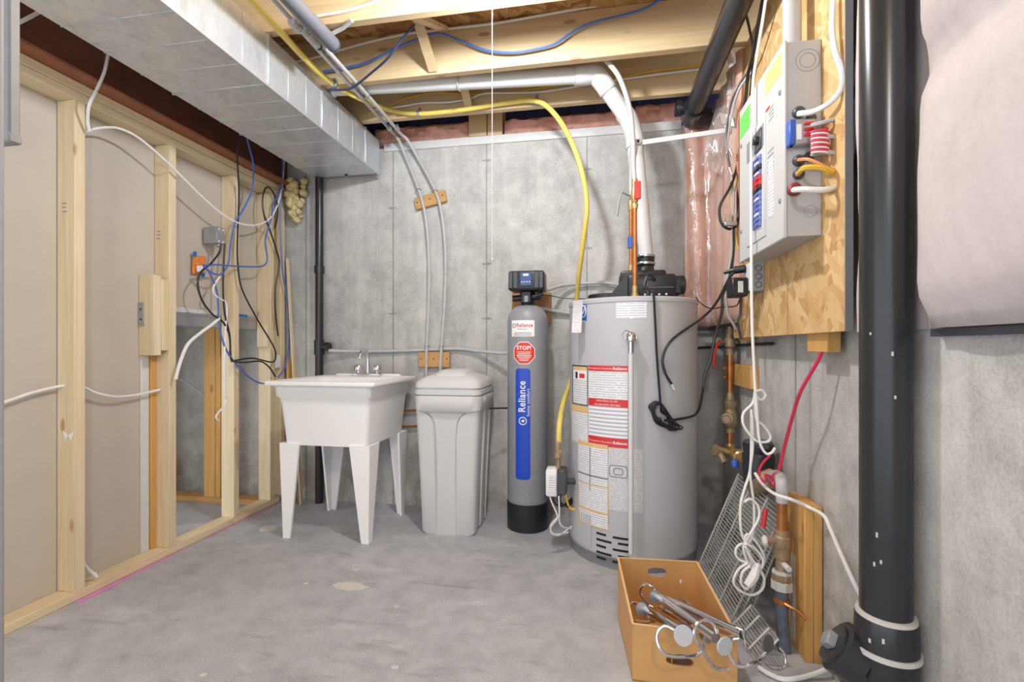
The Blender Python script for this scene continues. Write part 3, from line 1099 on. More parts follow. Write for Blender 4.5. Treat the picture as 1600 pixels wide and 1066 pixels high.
for k in range(4):
    dsp.lathe((hx - 0.022 + k * 0.0147, hy - 0.0785, 1.448), (0, -1, 0), [(0, 0.004), (0.002, 0.0035)], 8)
part('buttons', dsp, M['paper'], head)
part('bypass_board', MB().box((SCY.cx - 0.13, 2.995, 1.22), (SCY.cx + 0.12, 3.035, 1.42), 0.003), M['brown_z'], sf, 'brown board behind the head')


def px_patch(c, x0, x1, y0, y1):
    ym, xm = (y0 + y1) / 2, (x0 + x1) / 2
    a0, a1 = c.hit(x0, ym)[0], c.hit(x1, ym)[0]
    return a0, a1, c.hit(xm, y1)[1], c.hit(xm, y0)[1]


a0, a1, z0, z1 = px_patch(SCY, 800, 835, 500.5, 526)
part('white_label', SCY.patch(a0, a1, z0, z1, 0.0016), M['paper'], sf, 'white label with red lettering')
am, zm = (a0 + a1) / 2, (z0 + z1) / 2
part('label_lettering', SCY.text('Reliance', am + 0.11, zm + 0.018, 0.030, 0.0022, bold=0.0006, sx=0.92), M['red_print'], sf)
lm = MB()
for k, wd in enumerate((0.055, 0.10, 0.11, 0.105)):
    s = wd / 2 / SCY.R
    zz = zm - 0.004 - (0.0 if k == 0 else 0.012 + 0.008 * k)
    SCY.patch(am - s, am + s, zz - 0.0016, zz + 0.0016, 0.0024, 8, lm)
part('small_print', lm, M['mid_grey'], sf)
ring = MB()
for rr, in ((0.011,),):
    pts = [(am * SCY.R - 0.052 + rr * cos(k * pi / 8), zm + 0.016 + rr * sin(k * pi / 8)) for k in range(17)]
    ring.tube([SCY.P(s / SCY.R, z, 0.0024) for s, z in pts], 0.0016, 5)
part('label_emblem', ring, M['dark_grey'], sf)

a_, z_ = SCY.hit(818.5, 551.7)
Rr = 17.6 / 740 * 2.72 / 1.0
for rad_, off, mt, nm in ((Rr, 0.0014, 'paper', 'stop_border'), (Rr * 0.93, 0.0020, 'stop_red', 'stop_sign')):
    pts = [(a_ * SCY.R + rad_ / cos(pi / 8) * cos(pi / 8 + k * pi / 4), z_ + rad_ / cos(pi / 8) * sin(pi / 8 + k * pi / 4)) for k in range(8)]
    # a fan of strips so that it hugs the curve
    mm = MB()
    n = 14
    xs = [-rad_ + 2 * rad_ * i / n for i in range(n + 1)]
    def hh(x):
        h = rad_ * math.tan(pi / 8)
        return rad_ if abs(x) <= h else rad_ - (abs(x) - h)
    vs = []
    for x in xs:
        vs += [SCY.P(a_ + x / SCY.R, z_ - hh(x), off), SCY.P(a_ + x / SCY.R, z_ + hh(x), off)]
    mm.add(vs, [(2 * i, 2 * i + 2, 2 * i + 3, 2 * i + 1) for i in range(n)])
    part(nm, mm, M[mt], sf, 'red octagonal stop sticker' if nm == 'stop_sign' else None)
part('stop_lettering', SCY.text('STOP!', a_, z_ + 0.028, 0.031, 0.0028, bold=0.0008), M['paper'], sf)
lm = MB()
for k, wd in enumerate((0.085, 0.075, 0.09, 0.08, 0.062, 0.05)):
    s = wd / 2 / SCY.R
    zz = z_ + 0.005 - 0.0095 * k
    SCY.patch(a_ - s, a_ + s, zz - 0.0018, zz + 0.0018, 0.0028, 8, lm)
part('small_print', lm, M['paper'], sf)

a0, a1, z0, z1 = px_patch(SCY, 806, 828.6, 576, 750)
mm = MB()
n = 8
rr = 0.018
vs = []
wS = (a1 - a0) * SCY.R
for i in range(n + 1):
    x = wS * (0.5 - 0.5 * cos(pi * i / n))
    e = min(x, wS - x)
    dz = 0 if e >= rr else rr - sqrt(max(rr * rr - (rr - e) ** 2, 0))
    vs += [SCY.P(a0 + x / SCY.R, z0 + dz, 0.0016), SCY.P(a0 + x / SCY.R, z1 - dz, 0.0016)]
mm.add(vs, [(2 * i, 2 * i + 2, 2 * i + 3, 2 * i + 1) for i in range(n)])
part('blue_strip', mm, M['blue_print'], sf, 'long blue label reading up the tank')
am = (a0 + a1) / 2
t1 = SCY.text('Reliance', SCY.hit(816, 600)[0], SCY.hit(816, 621)[1] + 0.004, 0.060, 0.0026, up=True, bold=0.0008, sx=0.86)
SCY.text('home comfort', SCY.hit(825.5, 600)[0], SCY.hit(825, 629)[1], 0.026, 0.0026, up=True, mb=t1)
zc = SCY.hit(817, 658)[1]
ac = SCY.hit(817, 656)[0]
ringpts = [SCY.P(ac + 0.021 * cos(k * pi / 10) / SCY.R, zc + 0.021 * sin(k * pi / 10), 0.0028) for k in range(21)]
t1.tube(ringpts, 0.0028, 5)
SCY.poly([(ac * SCY.R - 0.010, zc - 0.002), (ac * SCY.R + 0.003, zc - 0.009), (ac * SCY.R + 0.011, zc + 0.004), (ac * SCY.R + 0.001, zc + 0.009)], 0.0026, t1)
part('strip_lettering', t1, M['paper'], sf)

# ------------------------------------------------------------------ water heater
HC = Cyl(0.1945, 2.643, 0.334)
wh = thing('water_heater', 'large grey power vented gas water heater covered in stickers', 'water heater', (HC.cx, HC.cy, 0))
HT = 1.312
part('jacket', MB().lathe((HC.cx, HC.cy, 0), (0, 0, 1), [(0.055, 0.334), (HT - 0.02, 0.334)], 72), M['heater'], wh)
part('base_ring', MB().lathe((HC.cx, HC.cy, 0), (0, 0, 1), [(0, 0.318), (0.0, 0.330), (0.04, 0.330), (0.055, 0.337), (0.060, 0.334)], 72), M['heater_dark'], wh)
part('top_cap', MB().lathe((HC.cx, HC.cy, HT - 0.022), (0, 0, 1), [(0, 0.334), (0.0, 0.338), (0.018, 0.338), (0.024, 0.330), (0.03, 0.25), (0.034, 0.02)], 72), M['heater'], wh)
a1_ = HC.hit(924, 800)[0]
part('access_door', HC.patch(HC.hit(893, 800)[0] - 0.25, a1_, 0.075, 0.235, 0.003, 16), M['heater'], wh)
sm = MB()
for x0, x1, y in ((932, 947, 832.5), (932, 955.5, 842), (932, 947, 851.5), (932, 955.5, 861.5), (932.5, 947, 870), (957.5, 983, 839.5),
                  (965.5, 983, 849.5), (957.5, 983.5, 858.5), (965.5, 983.5, 869.5), (957, 983, 877.5)):
    a0, z = HC.hit(x0, y)
    a1 = HC.hit(x1, y)[0]
    hgt = 0.0052
    s0, s1 = a0 * HC.R, a1 * HC.R
    q = MB()
    HC.patch(a0, a1, z - hgt, z + hgt, 0.0012, 6, q)
    part('air_slot', q, M['slot'], wh)


def label(name, x0, x1, y0, y1, mt, off=0.0012, lab=None, nu=10):
    a0, a1, z0, z1 = px_patch(HC, x0, x1, y0, y1)
    part(name, HC.patch(a0, a1, z0, z1, off, nu), M[mt], wh, lab)
    return a0, a1, z0, z1


label('warning_label', 894.5, 918.5, 571, 633, 'black_print', 0.0010, 'black bordered warning label')
label('warning_paper', 895.8, 917.6, 573, 631.5, 'print', 0.0018)
label('orange_header', 895.8, 917.6, 573, 578.5, 'orange_print', 0.0024)
label('pictogram_ground', 896.5, 917, 579, 593, 'paper', 0.0024)
label('pictogram', 900, 903, 581, 591, 'black_print', 0.0032, nu=3)
label('flame_pictogram', 906, 914, 584, 591, 'red_print', 0.0032, nu=3)
label('instruction_label', 893.8, 918.5, 634, 692, 'print', 0.0012)
label('orange_header', 893.8, 918.5, 634, 644, 'orange_print', 0.0018)
label('main_label', 920, 981, 571.5, 698, 'print', 0.0012, 'large white label with three red bands')
label('ruled_area', 921, 981, 634, 684, 'print_wide', 0.0018)
for y0, y1, tx in ((571.5, 580.5, 'This equipment is the property of'), (624, 636, 'For service call'), (684, 698.5, 'This equipment is the property of')):
    a0, a1, z0, z1 = label('red_band', 920, 981, y0, y1, 'red_print', 0.0024)
    am, zm = (a0 + a1) / 2, (z0 + z1) / 2
    if 'call' in tx:
        tt = HC.text('Subscribers to call', am, zm + 0.010, 0.014, 0.0034)
        HC.text('1-866-RELIANCE (735-4262)', am, zm - 0.010, 0.014, 0.0034, mb=tt, sx=0.8)
    else:
        tt = HC.text(tx, am - 0.09, zm, 0.0125, 0.0034, sx=0.78)
        HC.text('Reliance', am + 0.20, zm, 0.019, 0.0034, mb=tt, bold=0.0004)
    part('band_lettering', tt, M['paper'], wh)
label('orange_label', 904, 950, 692.5, 768, 'print', 0.0022, 'tall label with orange heading')
label('orange_header', 904, 950, 692.5, 699, 'orange_print', 0.0030)
label('black_rule', 904, 950, 743.5, 744.6, 'black_print', 0.0030)
label('black_rule', 922, 922.8, 699, 767, 'black_print', 0.0030, nu=2)
label('orange_label', 904.5, 951, 757, 822, 'print', 0.0030, 'lower label with orange border')
for q in ((904.5, 951, 757, 758.5), (904.5, 951, 797, 800), (949.6, 951, 757, 822), (904.5, 905.6, 757, 822), (904.5, 951, 820.8, 822)):
    label('orange_rule', *q, 'orange_print', 0.0040)
label('diagram_label', 951, 1004.5, 701, 800, 'print_clear', 0.0012, 'clear label with wiring diagram')
dm = MB()
a_, z_ = HC.hit(966, 737)
for wd, hh_, dz in ((0.085, 0.055, 0), (0.045, 0.03, 0.0)):
    pts = rrect(-wd / 2, wd / 2, -hh_ / 2, hh_ / 2, 0.012, 0, 3)
    dm.tube([HC.P(a_ + p.x / HC.R, z_ + p.y + dz, 0.003) for p in pts + pts[:1]], 0.0013, 4)
part('diagram', dm, M['dark_grey'], wh)
label('rating_plate', 962.5, 1010.5, 472.5, 498, 'print', 0.0012, 'white rating plate near the top')
label('blue_sticker', 905.5, 917, 476, 502, 'sky_blue_print', 0.0012, 'blue efficiency sticker')
a_, z_ = HC.hit(911.5, 487)
em = MB().tube([HC.P(a_ + 0.022 * cos(k * pi / 8) / HC.R, z_ + 0.03 * sin(k * pi / 8), 0.003) for k in range(17)], 0.003, 5)
HC.patch(a_ - 0.03, a_ + 0.05, z_ - 0.052, z_ - 0.046, 0.003, 4, em)
em.tube([HC.P(a_ - 0.04, z_ - 0.02, 0.003), HC.P(a_ + 0.02, z_, 0.003), HC.P(a_ + 0.06, z_ + 0.03, 0.003)], 0.003, 5)
part('sticker_print', em, M['paper'], wh)
# relief valve and its discharge tube
av, zv = HC.hit(986, 527)
p0 = HC.P(av, zv, -0.01)
p1 = HC.P(av, zv, 0.055)
rv = part('relief_valve', MB().cyl(p0, HC.P(av, zv, 0.02), 0.026, 16).cyl(HC.P(av, zv, 0.01), p1, 0.017, 12)
          .lathe(p1 + Vector((0, 0, -0.022)), (0, 0, 1), [(0, 0.014), (0.005, 0.022), (0.03, 0.024), (0.042, 0.016), (0.048, 0.006)], 14)
          .cyl(p1 + Vector((0, 0, -0.075)), p1 + Vector((0, 0, -0.018)), 0.014, 12), M['chrome'], wh)
part('lever', MB().tube([p1 + Vector((0, 0, 0.024)), p1 + Vector((-0.025, -0.01, 0.030)), p1 + Vector((-0.04, -0.012, 0.012)), p1 + Vector((-0.034, -0.012, -0.006))], 0.003, 5), M['galv'], rv)
part('discharge_tube', MB().cyl(p1 + Vector((0, 0, -0.07)), Vector((p1.x, p1.y, 0.115)), 0.0115, 14), M['white_pvc'], wh, 'white discharge tube down the front')

# blower ---------------------------------------------------------------
bl = part('blower', MB().box((0.165, 2.50, HT + 0.012), (0.405, 2.78, HT + 0.135), 0.018, seg=2)
          .box((0.13, 2.53, HT + 0.10), (0.36, 2.76, HT + 0.16), 0.014, seg=2)
          .prism([(0.06, 2.52, HT + 0.012), (0.17, 2.52, HT + 0.012), (0.17, 2.52, HT + 0.13), (0.14, 2.52, HT + 0.11)], (0, 0.22, 0))
          .lathe((0.06, 2.66, HT + 0.008), (0, 0, 1), [(0, 0.10), (0.035, 0.10), (0.04, 0.09)], 24), M['black'], wh, 'black blower housing on top')
part('blower_motor', MB().lathe((0.40, 2.60, HT + 0.085), (1, 0, 0), [(0, 0.035), (0.01, 0.05), (0.055, 0.05), (0.062, 0.042)], 20)
     .box((0.40, 2.55, HT + 0.03), (0.44, 2.65, HT + 0.12), 0.01), M['black'], bl)
part('blower_ribs', MB().box((0.18, 2.494, HT + 0.06), (0.39, 2.502, HT + 0.066)).box((0.26, 2.494, HT + 0.02), (0.266, 2.502, HT + 0.125))
     .box((0.20, 2.494, HT + 0.02), (0.206, 2.502, HT + 0.125)), M['dark_grey'], bl)
sc_ = MB()
for k in range(4):
    sc_.lathe((0.25 + 0.035 * k, 2.499, HT + 0.028), (0, -1, 0), [(0, 0.006), (0.004, 0.005)], 8)
part('blower_screws', sc_, M['white_pvc'], bl)
VX, VY = 0.272, 2.66
part('vent_collar', MB().lathe((VX - 0.005, VY, HT + 0.15), (0, 0, 1), [(0, 0.055), (0.02, 0.05), (0.045, 0.046), (0.05, 0.050), (0.09, 0.050), (0.10, 0.046)], 24), M['black'], wh)
cl = MB()
for z in (0.205, 0.245):
    cl.lathe((VX - 0.005, VY, HT + z), (0, 0, 1), [(0, 0.0505), (0.0, 0.053), (0.012, 0.053), (0.012, 0.0505)], 24)
    cl.box((VX - 0.04, VY - 0.062, HT + z), (VX - 0.02, VY - 0.048, HT + z + 0.012), 0.002)
part('hose_clamp', cl, M['galv'], wh)

# gas valve on the left of the heater ----------------------------------------
gv = thing('gas_control', 'white and dark gas control box left of the heater', 'gas valve', at(869, 760, Y=2.50))
c = at(868, 752, Y=2.48)
part('cover', MB().box((c.x - 0.048, c.y - 0.05, c.z - 0.07), (c.x + 0.012, c.y + 0.04, c.z + 0.072), 0.012, seg=2), M['white_plastic'], gv, 'white cover')
part('valve_body', MB().box((c.x + 0.010, c.y - 0.045, c.z - 0.06), (c.x + 0.060, c.y + 0.05, c.z + 0.07), 0.008)
     .cyl((c.x + 0.05, c.y, c.z), (c.x + 0.13, c.y + 0.03, c.z + 0.0), 0.016, 12), M['dark_grey'], gv)
part('label_plate', MB().box((c.x - 0.03, c.y - 0.053, c.z - 0.05), (c.x + 0.006, c.y - 0.049, c.z + 0.04), 0.001), M['print'], gv)
part('gas_nipple', MB().cyl((c.x + 0.015, c.y, c.z + 0.06), (c.x + 0.015, c.y, c.z + 0.13), 0.012, 10), M['bronze'], gv)
part('fitting', MB().lathe((c.x + 0.015, c.y, c.z + 0.12), (0, 0, 1), [(0, 0.014), (0.005, 0.022), (0.03, 0.022), (0.034, 0.016), (0.05, 0.017), (0.085, 0.017), (0.09, 0.013)], 6), M['bronze'], gv)
wr_ = MB()
for k, (dx, dy) in enumerate(((0, 0), (0.02, 0.01), (0.035, -0.005))):
    wr_.tube(spline([(c.x + dx, c.y, c.z - 0.055), (c.x - 0.01 + dx, c.y - 0.01, c.z - 0.10), (c.x + 0.03 + dx, c.y + dy, c.z - 0.13), (c.x + 0.085, c.y + 0.05, c.z - 0.10 - 0.01 * k)], 5), 0.005, 5)
part('black_wires', wr_, M['black_cable'], gv)
part('yellow_wire', MB().tube(spline([(c.x + 0.05, c.y, c.z - 0.06), (c.x + 0.07, c.y, c.z - 0.13), (c.x + 0.10, c.y + 0.01, c.z - 0.145), (c.x + 0.125, c.y + 0.03, c.z - 0.13)], 5), 0.006, 6), M['yellow_cable'], gv)
G = 'thin white cords by the gas control'
q = lambda x, y, Y: at(x, y, Y=Y)
cable('control_cable', [q(856, 766, 2.45), q(862, 785, 2.44), q(871, 808, 2.43), q(862, 822, 2.42), q(861, 832, 2.44), q(872, 837, 2.47), q(886, 828, 2.5), q(893, 822, 2.52)], 0.004, M['white_cable'],
      'thin white cord looping to the floor under the gas control', 'cord', G)
cable('control_cable', [q(873, 775, 2.44), q(874, 800, 2.43), q(874, 815, 2.43), q(880, 824, 2.45), q(893, 826, 2.52)], 0.004, M['white_cable'],
      'thin white cord hanging straight below the gas control', 'cord', G)
cable('control_cable', [q(874, 806, 2.42), q(862, 818, 2.41), q(860, 826, 2.42), q(866, 835, 2.43), q(888, 832, 2.48)], 0.0035, M['white_cable'],
      'thin white cord in the lowest loop beside the grey heater base', 'cord', G)
# ------------------------------------------------------------------ pipes under the ceiling
def pipe_thing(name, label, cat, pts, r, mt, sub=8, n=12, group=None):
    t = thing(name, label, cat, pts[len(pts) // 2], group)
    part('tube', MB().tube(spline(pts, sub) if sub > 1 else [Vector(p) for p in pts], r, n), mt, t)
    return t


Zp = 2.445
G = 'grey water tubes from the joists to the back wall'
down = ([q(612, 205, 2.90), q(622, 217, 2.96), q(632, 240, 3.0), q(654, 296, 3.0), q(665, 340, 3.0), q(670, 400, 3.0), q(670, 470, 3.0), q(667, 540, 3.0), q(666, 584, 3.0), q(666, 640, 3.0)],
        [q(624, 207, 2.90), q(636, 218, 2.96), q(652, 245, 3.0), q(680, 298, 3.0), q(691, 340, 3.0), q(696, 400, 3.0), q(695, 470, 3.0), q(690, 540, 3.0), q(688, 584, 3.0), q(688, 640, 3.0)])
for i, (top, lab) in enumerate(((428, 'left one of the twin grey water tubes crossing the joists'), (441, 'right one of the twin grey water tubes crossing the joists'))):
    pts = [at(top, 0, Z=Zp)]
    e = at(612 if i == 0 else 624, 205, Z=Zp)
    pts += [pts[0].lerp(e, 0.35), pts[0].lerp(e, 0.7)] + down[i]
    pts[0] = pts[0] + (pts[0] - e) * 0.5
    t = pipe_thing('water_tube', lab, 'pipe', pts, 0.0105, M['pex'], group=G)
    for f in (0.15, 0.62, 0.97):
        p = at(top, 0, Z=Zp).lerp(e, f)
        cl = MB().lathe(p - Vector((0, 0.006, 0)), (0, 1, 0), [(0, 0.011), (0, 0.016), (0.012, 0.016), (0.012, 0.011)], 12)
        cl.box((p.x - 0.006, p.y - 0.006, p.z + 0.012), (p.x + 0.006, p.y + 0.006, JZ))
        part('strap', cl, M['galv'], t)
    for z in (2.05, 1.08):
        k = min(range(len(down[i])), key=lambda j: abs(down[i][j].z - z))
        p = down[i][k]
        part('strap', MB().box((p.x - 0.016, p.y - 0.013, p.z - 0.006), (p.x + 0.016, p.y + 0.012, p.z + 0.006), 0.004), M['galv'], t)
mid = at(437, 42, Z=2.42)
fit = thing('tube_fitting', 'white plastic fittings joined to the ceiling tubes at the first joist', 'fitting', at(470, 55, Z=2.43))
for k, (x, y) in enumerate(((462, 40), (478, 52), (490, 64))):
    p = at(x, y, Z=2.43)
    part('elbow', MB().lathe(p - Vector((0, 0.03, 0)), (0, 1, 0), [(0, 0.012), (0.0, 0.018), (0.02, 0.018), (0.022, 0.014), (0.04, 0.014), (0.042, 0.018), (0.06, 0.018), (0.06, 0.012)], 12), M['pex'], fit)
    part('crimp_ring', MB().lathe(p + Vector((0, 0.031, 0)), (0, 1, 0), [(0, 0.012), (0, 0.0155), (0.014, 0.0155), (0.014, 0.012)], 12), M['black'], fit)
p0, p1 = at(455, 0, Z=2.425), at(521, 70, Z=2.425)
p0 = p0 + (p0 - p1) * 1.2
t = thing('insulated_pipe', 'thick dark grey foam sleeved pipe ending below the joists', 'pipe', (p0 + p1) / 2)
part('sleeve', MB().tube([p0, p0.lerp(p1, 0.5), p1], 0.032, 16), M['foam_grey'], t)
part('end_ring', MB().lathe(p1 - Vector((0, 0.004, 0)), (p1 - p0), [(0, 0.020), (0.0, 0.033), (0.01, 0.032), (0.01, 0.02)], 16), M['dark_grey'], t)
part('hanger', MB().tube([at(520, 52, Z=2.45), at(536, 44, Z=2.46), at(550, 32, Z=2.469)], 0.009, 6), M['pex'], t)

# blocks screwed to the back wall
for (px, py, wd, hg, ang, lab) in ((673, 313, 0.215, 0.078, -13, 'tilted wood block behind the twin grey tubes high on the wall'), (679, 562, 0.215, 0.10, 0, 'level wood block behind the twin grey tubes above the brine tank')):
    c = q(px, py, 3.022)
    t = thing('wood_block', lab, 'block', c, 'wood blocks holding the grey tubes')
    R = Matrix.Rotation(radians(ang), 3, 'Y')
    part('board', MB().box(c - Vector((wd / 2, 0.015, hg / 2)), c + Vector((wd / 2, 0.016, hg / 2)), 0.002, rot=R), M['amber_x'], t)
    for s in (-0.42, 0.0, 0.42):
        part('screw', MB().cyl(c + R @ Vector((wd * s, -0.014, 0.005)), c + R @ Vector((wd * s, -0.018, 0.005)), 0.005, 8), M['dark_grey'], t)

# drain hose and copper on the back wall
cable('drain_hose', [q(514, 548, 2.97), q(545, 549, 3.0), q(600, 549, 3.02), q(660, 547, 3.02), q(715, 545, 3.02), q(750, 549, 3.0), q(785, 552, 2.93), q(797, 551, 2.90)], 0.0115, M['pex'],
      'pale hose running along the back wall behind the tub faucet', 'hose', n=10)
cable('overflow_hose', [q(842, 458, 2.80), q(855, 453, 2.86), q(880, 446, 2.97), q(910, 443, 3.0), q(945, 442, 3.0), q(972, 446, 3.0), q(1010, 452, 3.0)], 0.0115, M['pex'],
      'pale hose arching from the black control head toward the heater top', 'hose', n=10)
cable('overflow_hose', [q(844, 482, 2.92), q(862, 485, 2.99), q(885, 489, 3.01), q(905, 490, 3.01), q(930, 490, 3.01)], 0.011, M['pex'],
      'short pale hose below the arching one, behind the tall tank', 'hose', n=10)
cable('thin_wire', [q(842, 460, 2.80), q(860, 462, 2.9), q(880, 466, 2.92), q(905, 467, 2.9), q(925, 467, 2.85)], 0.003, M['black_cable'], 'thin black wire from the control head to the heater', 'wire')
G = 'copper pipes low behind the brine tank'
for y, lab in ((641, 'upper thin copper pipe low on the wall behind the brine tank'), (666, 'lower thin copper pipe low on the wall behind the brine tank')):
    cable('copper_pipe', [q(560, y + 4, 3.015), q(600, y + 2, 3.015), q(720, y - 2, 3.015)], 0.008, M['copper'], lab, 'pipe', G, n=8, sub=2)

# ------------------------------------------------------------------ yellow gas tubing
YP = [at(330, -70, Z=2.44), at(392, 0, Z=2.445), at(440, 52, Z=2.445), at(480, 95, Z=2.445), at(520, 131, Z=2.445), at(565, 155, Z=2.446), q(610, 172, 2.70), q(654, 178, 2.705), q(720, 172, 2.705), q(790, 161, 2.705),
      q(838, 158, 2.69), q(868, 180, 2.66), q(893, 222, 2.62), q(910, 272, 2.60), q(917, 322, 2.62), q(912, 372, 2.68), q(905, 425, 2.78), q(901, 470, 2.90), q(898, 520, 2.93), q(897, 560, 2.93), q(891, 597, 2.85), q(880, 630, 2.66), q(874, 665, 2.50), q(873, 706, 2.48)]
gp = thing('gas_tubing', 'yellow coated flexible gas tubing looping from joists to gas control', 'pipe', YP[10])
part('tube', MB().tube(spline(YP, 7), 0.0145, 10), M['yellow_pipe'], gp)
for x, y in ((654, 178), (838, 158)):
    p = q(x, y, 2.705)
    part('clip', MB().lathe(p - Vector((0.008, 0, 0)), (1, 0, 0), [(0, 0.0150), (0, 0.0185), (0.016, 0.0185), (0.016, 0.0150)], 14)
         .box((p.x - 0.008, 2.723, p.z), (p.x + 0.008, 2.7295, p.z + 0.045)), M['galv'], gp)
p = at(522, 131, Z=2.445)
part('clip', MB().box((p.x - 0.018, p.y - 0.012, p.z - 0.017), (p.x + 0.018, p.y + 0.012, JZ), 0.004), M['galv'], gp)
a_, z_ = HC.hit(899, 495)
tg = MB().grid(3, 6, lambda u, v: at(894 + 15 * u - 3 * v + 2, 470 + 50 * v, Y=2.375 + 0.01 * sin(v * 4)), thick=(0, 0.001, 0))
tag_ = thing('gas_tag', 'white and red paper tag hanging on the yellow gas tubing', 'tag', at(900, 520, Y=2.38))
part('paper', tg, M['print_clear'], tag_)
part('red_edge', MB().grid(3, 1, lambda u, v: at(894 + 15 * u - 3 + 2, 515 + 4 * v, Y=2.372), thick=(0, 0.0008, 0)), M['red_print'], tag_)

# ------------------------------------------------------------------ white vent pipe
vp = thing('vent_pipe', 'white plastic vent pipe from joist bay down to the heater blower', 'pipe', (0.2, 2.62, 2.3))
VR = 0.043
A, B = q(520, 137, 2.42), q(912, 117, 2.52)
C_, Dd = q(940, 127, 2.54), q(982, 187, 2.61)
E_, F_ = q(991, 214, 2.64), Vector((VX, VY, HT + 0.20))
part('level_run', MB().tube([A + (A - B) * 0.4, A, B], VR, 20), M['white_pvc'], vp)
part('upper_elbow', MB().tube(spline([B - (B - A).normalized() * 0.05, B, B.lerp(C_, 0.55) + Vector((0.006, 0, 0.02)), C_, C_ + (Dd - C_).normalized() * 0.06], 6), VR + 0.006, 20), M['white_pvc'], vp)
part('slanted_run', MB().tube([C_, Dd], VR, 20), M['white_pvc'], vp)
part('lower_elbow', MB().tube(spline([Dd - (Dd - C_).normalized() * 0.05, Dd, E_, E_ + (F_ - E_).normalized() * 0.06], 6), VR + 0.006, 20), M['white_pvc'], vp)
part('drop', MB().tube([E_, F_], VR, 20, rad=[VR, VR]), M['white_pvc'], vp)
g_ = MB()
for s, d in ((B - (B - A).normalized() * 0.05, (B - A).normalized()), (C_ + (Dd - C_).normalized() * 0.05, (Dd - C_).normalized()), (A, (B - A).normalized()), (q(716, 127, 2.465), (B - A).normalized())):
    g_.lathe(s, d, [(0, VR), (0, VR + 0.007), (0.006, VR + 0.007), (0.006, VR)], 20)
part('cement_line', g_, M['abs_ring'], vp, 'greyish cement lines at joints')

# ------------------------------------------------------------------ risers on the heater
ra = thing('copper_riser', 'front copper riser with red handled valve on the heater top', 'pipe', (0.196, 2.45, HT))
part('pipe', MB().cyl((0.196, 2.45, HT + 0.005), (0.196, 2.45, 1.80), 0.0115, 12), M['copper'], ra)
part('nipple', MB().lathe((0.196, 2.45, HT + 0.008), (0, 0, 1), [(0, 0.018), (0.02, 0.018), (0.022, 0.014), (0.06, 0.014)], 12), M['brass'], ra)
part('valve', MB().lathe((0.196, 2.45, 1.765), (0, 0, 1), [(0, 0.014), (0.02, 0.018), (0.03, 0.013), (0.05, 0.021), (0.09, 0.021), (0.11, 0.014), (0.13, 0.017), (0.15, 0.014)], 12), M['brass'], ra)
part('valve_handle', MB().box((0.189, 2.40, 1.80), (0.222, 2.412, 1.89), 0.004), M['red_handle'], ra, 'red lever')
part('white_tube', MB().tube(spline([(0.196, 2.45, 1.90), q(990, 260, 2.45), q(989, 215, 2.45), q(984, 170, 2.43), q(968, 122, 2.42), q(946, 93, 2.41), q(925, 70, 2.40)], 8), 0.0125, 10), M['pex'], ra)
rb = thing('copper_riser', 'rear copper riser with blue fitting beside the red handled one', 'pipe', (0.196, 2.62, HT))
xb = q(986, 400, 2.60).x
part('pipe', MB().cyl((xb, 2.60, HT + 0.005), (xb, 2.60, 1.80), 0.0115, 12), M['copper'], rb)
part('blue_fitting', MB().lathe((xb, 2.60, 1.60), (0, 0, 1), [(0, 0.014), (0, 0.018), (0.06, 0.018), (0.06, 0.014)], 12), M['blue_bead'], rb, 'blue collar')
part('union', MB().lathe((xb, 2.60, 1.48), (0, 0, 1), [(0, 0.013), (0, 0.017), (0.03, 0.017), (0.03, 0.013)], 12), M['brass'], rb)
part('valve', MB().lathe((xb, 2.60, 1.80), (0, 0, 1), [(0, 0.014), (0.02, 0.018), (0.05, 0.018), (0.06, 0.012)], 12), M['brass'], rb)
part('lever', MB().tube([(xb, 2.58, 1.87), (xb - 0.05, 2.55, 1.885), (xb - 0.065, 2.54, 1.83), (xb - 0.075, 2.535, 1.76)], 0.006, 6), M['galv'], rb)
part('white_tube', MB().tube(spline([(xb, 2.60, 1.86), (xb, 2.60, 2.0), (xb + 0.005, 2.57, 2.15)], 6), 0.0115, 10), M['pex'], rb)
L0, L1 = q(1001, 223, 2.50), at(1141, 203, X=0.655)
bar = thing('tube_bar', 'slim white bar bridging from the white tube to the right wall', 'bar', (L0 + L1) / 2)
part('bar', MB().beam(L0, L1, 0.006, 0.024, bevel=0.001), M['white_pvc'], bar)
part('bar_clip', MB().box(L0 - Vector((0.03, 0.02, 0.014)), L0 + Vector((0.002, 0.01, 0.014)), 0.004), M['pex'], bar)
part('clip_screw', MB().cyl(L0 - Vector((0.014, 0.020, 0)), L0 - Vector((0.014, 0.023, 0)), 0.006, 8), M['slot'], bar)

# ------------------------------------------------------------------ black drains
dp = thing('drain_pipe', 'black drain pipe slung under the joists toward the back right corner', 'pipe', (0.546, 2.0, 2.41))
part('pipe', MB().cyl((0.546, 0.9, 2.412), (0.546, 2.84, 2.405), 0.052, 28), M['abs'], dp)
part('hub', MB().lathe((0.546, 2.76, 2.405), (0, 1, 0), [(0, 0.053), (0, 0.062), (0.07, 0.062), (0.075, 0.058), (0.12, 0.058), (0.12, 0.03)], 28), M['abs'], dp)
part('elbow', MB().tube(spline([(0.546, 2.80, 2.405), (0.546, 2.87, 2.40), (0.56, 2.90, 2.40), (0.60, 2.91, 2.405), (0.66, 2.91, 2.41)], 5), 0.054, 20), M['abs'], dp)
part('branch', MB().cyl((0.546, 2.80, 2.41), (0.470, 2.80, 2.42), 0.036, 18).lathe((0.478, 2.80, 2.419), (-1, 0, 0.1), [(0, 0.036), (0, 0.044), (0.03, 0.044), (0.034, 0.03)], 18), M['abs'], dp)
pp_ = at(1153, 11, X=0.53)
part('white_print', MB().box((0.5, 1.62, 2.3635), (0.507, 1.70, 2.366)), M['abs_ring'], dp)

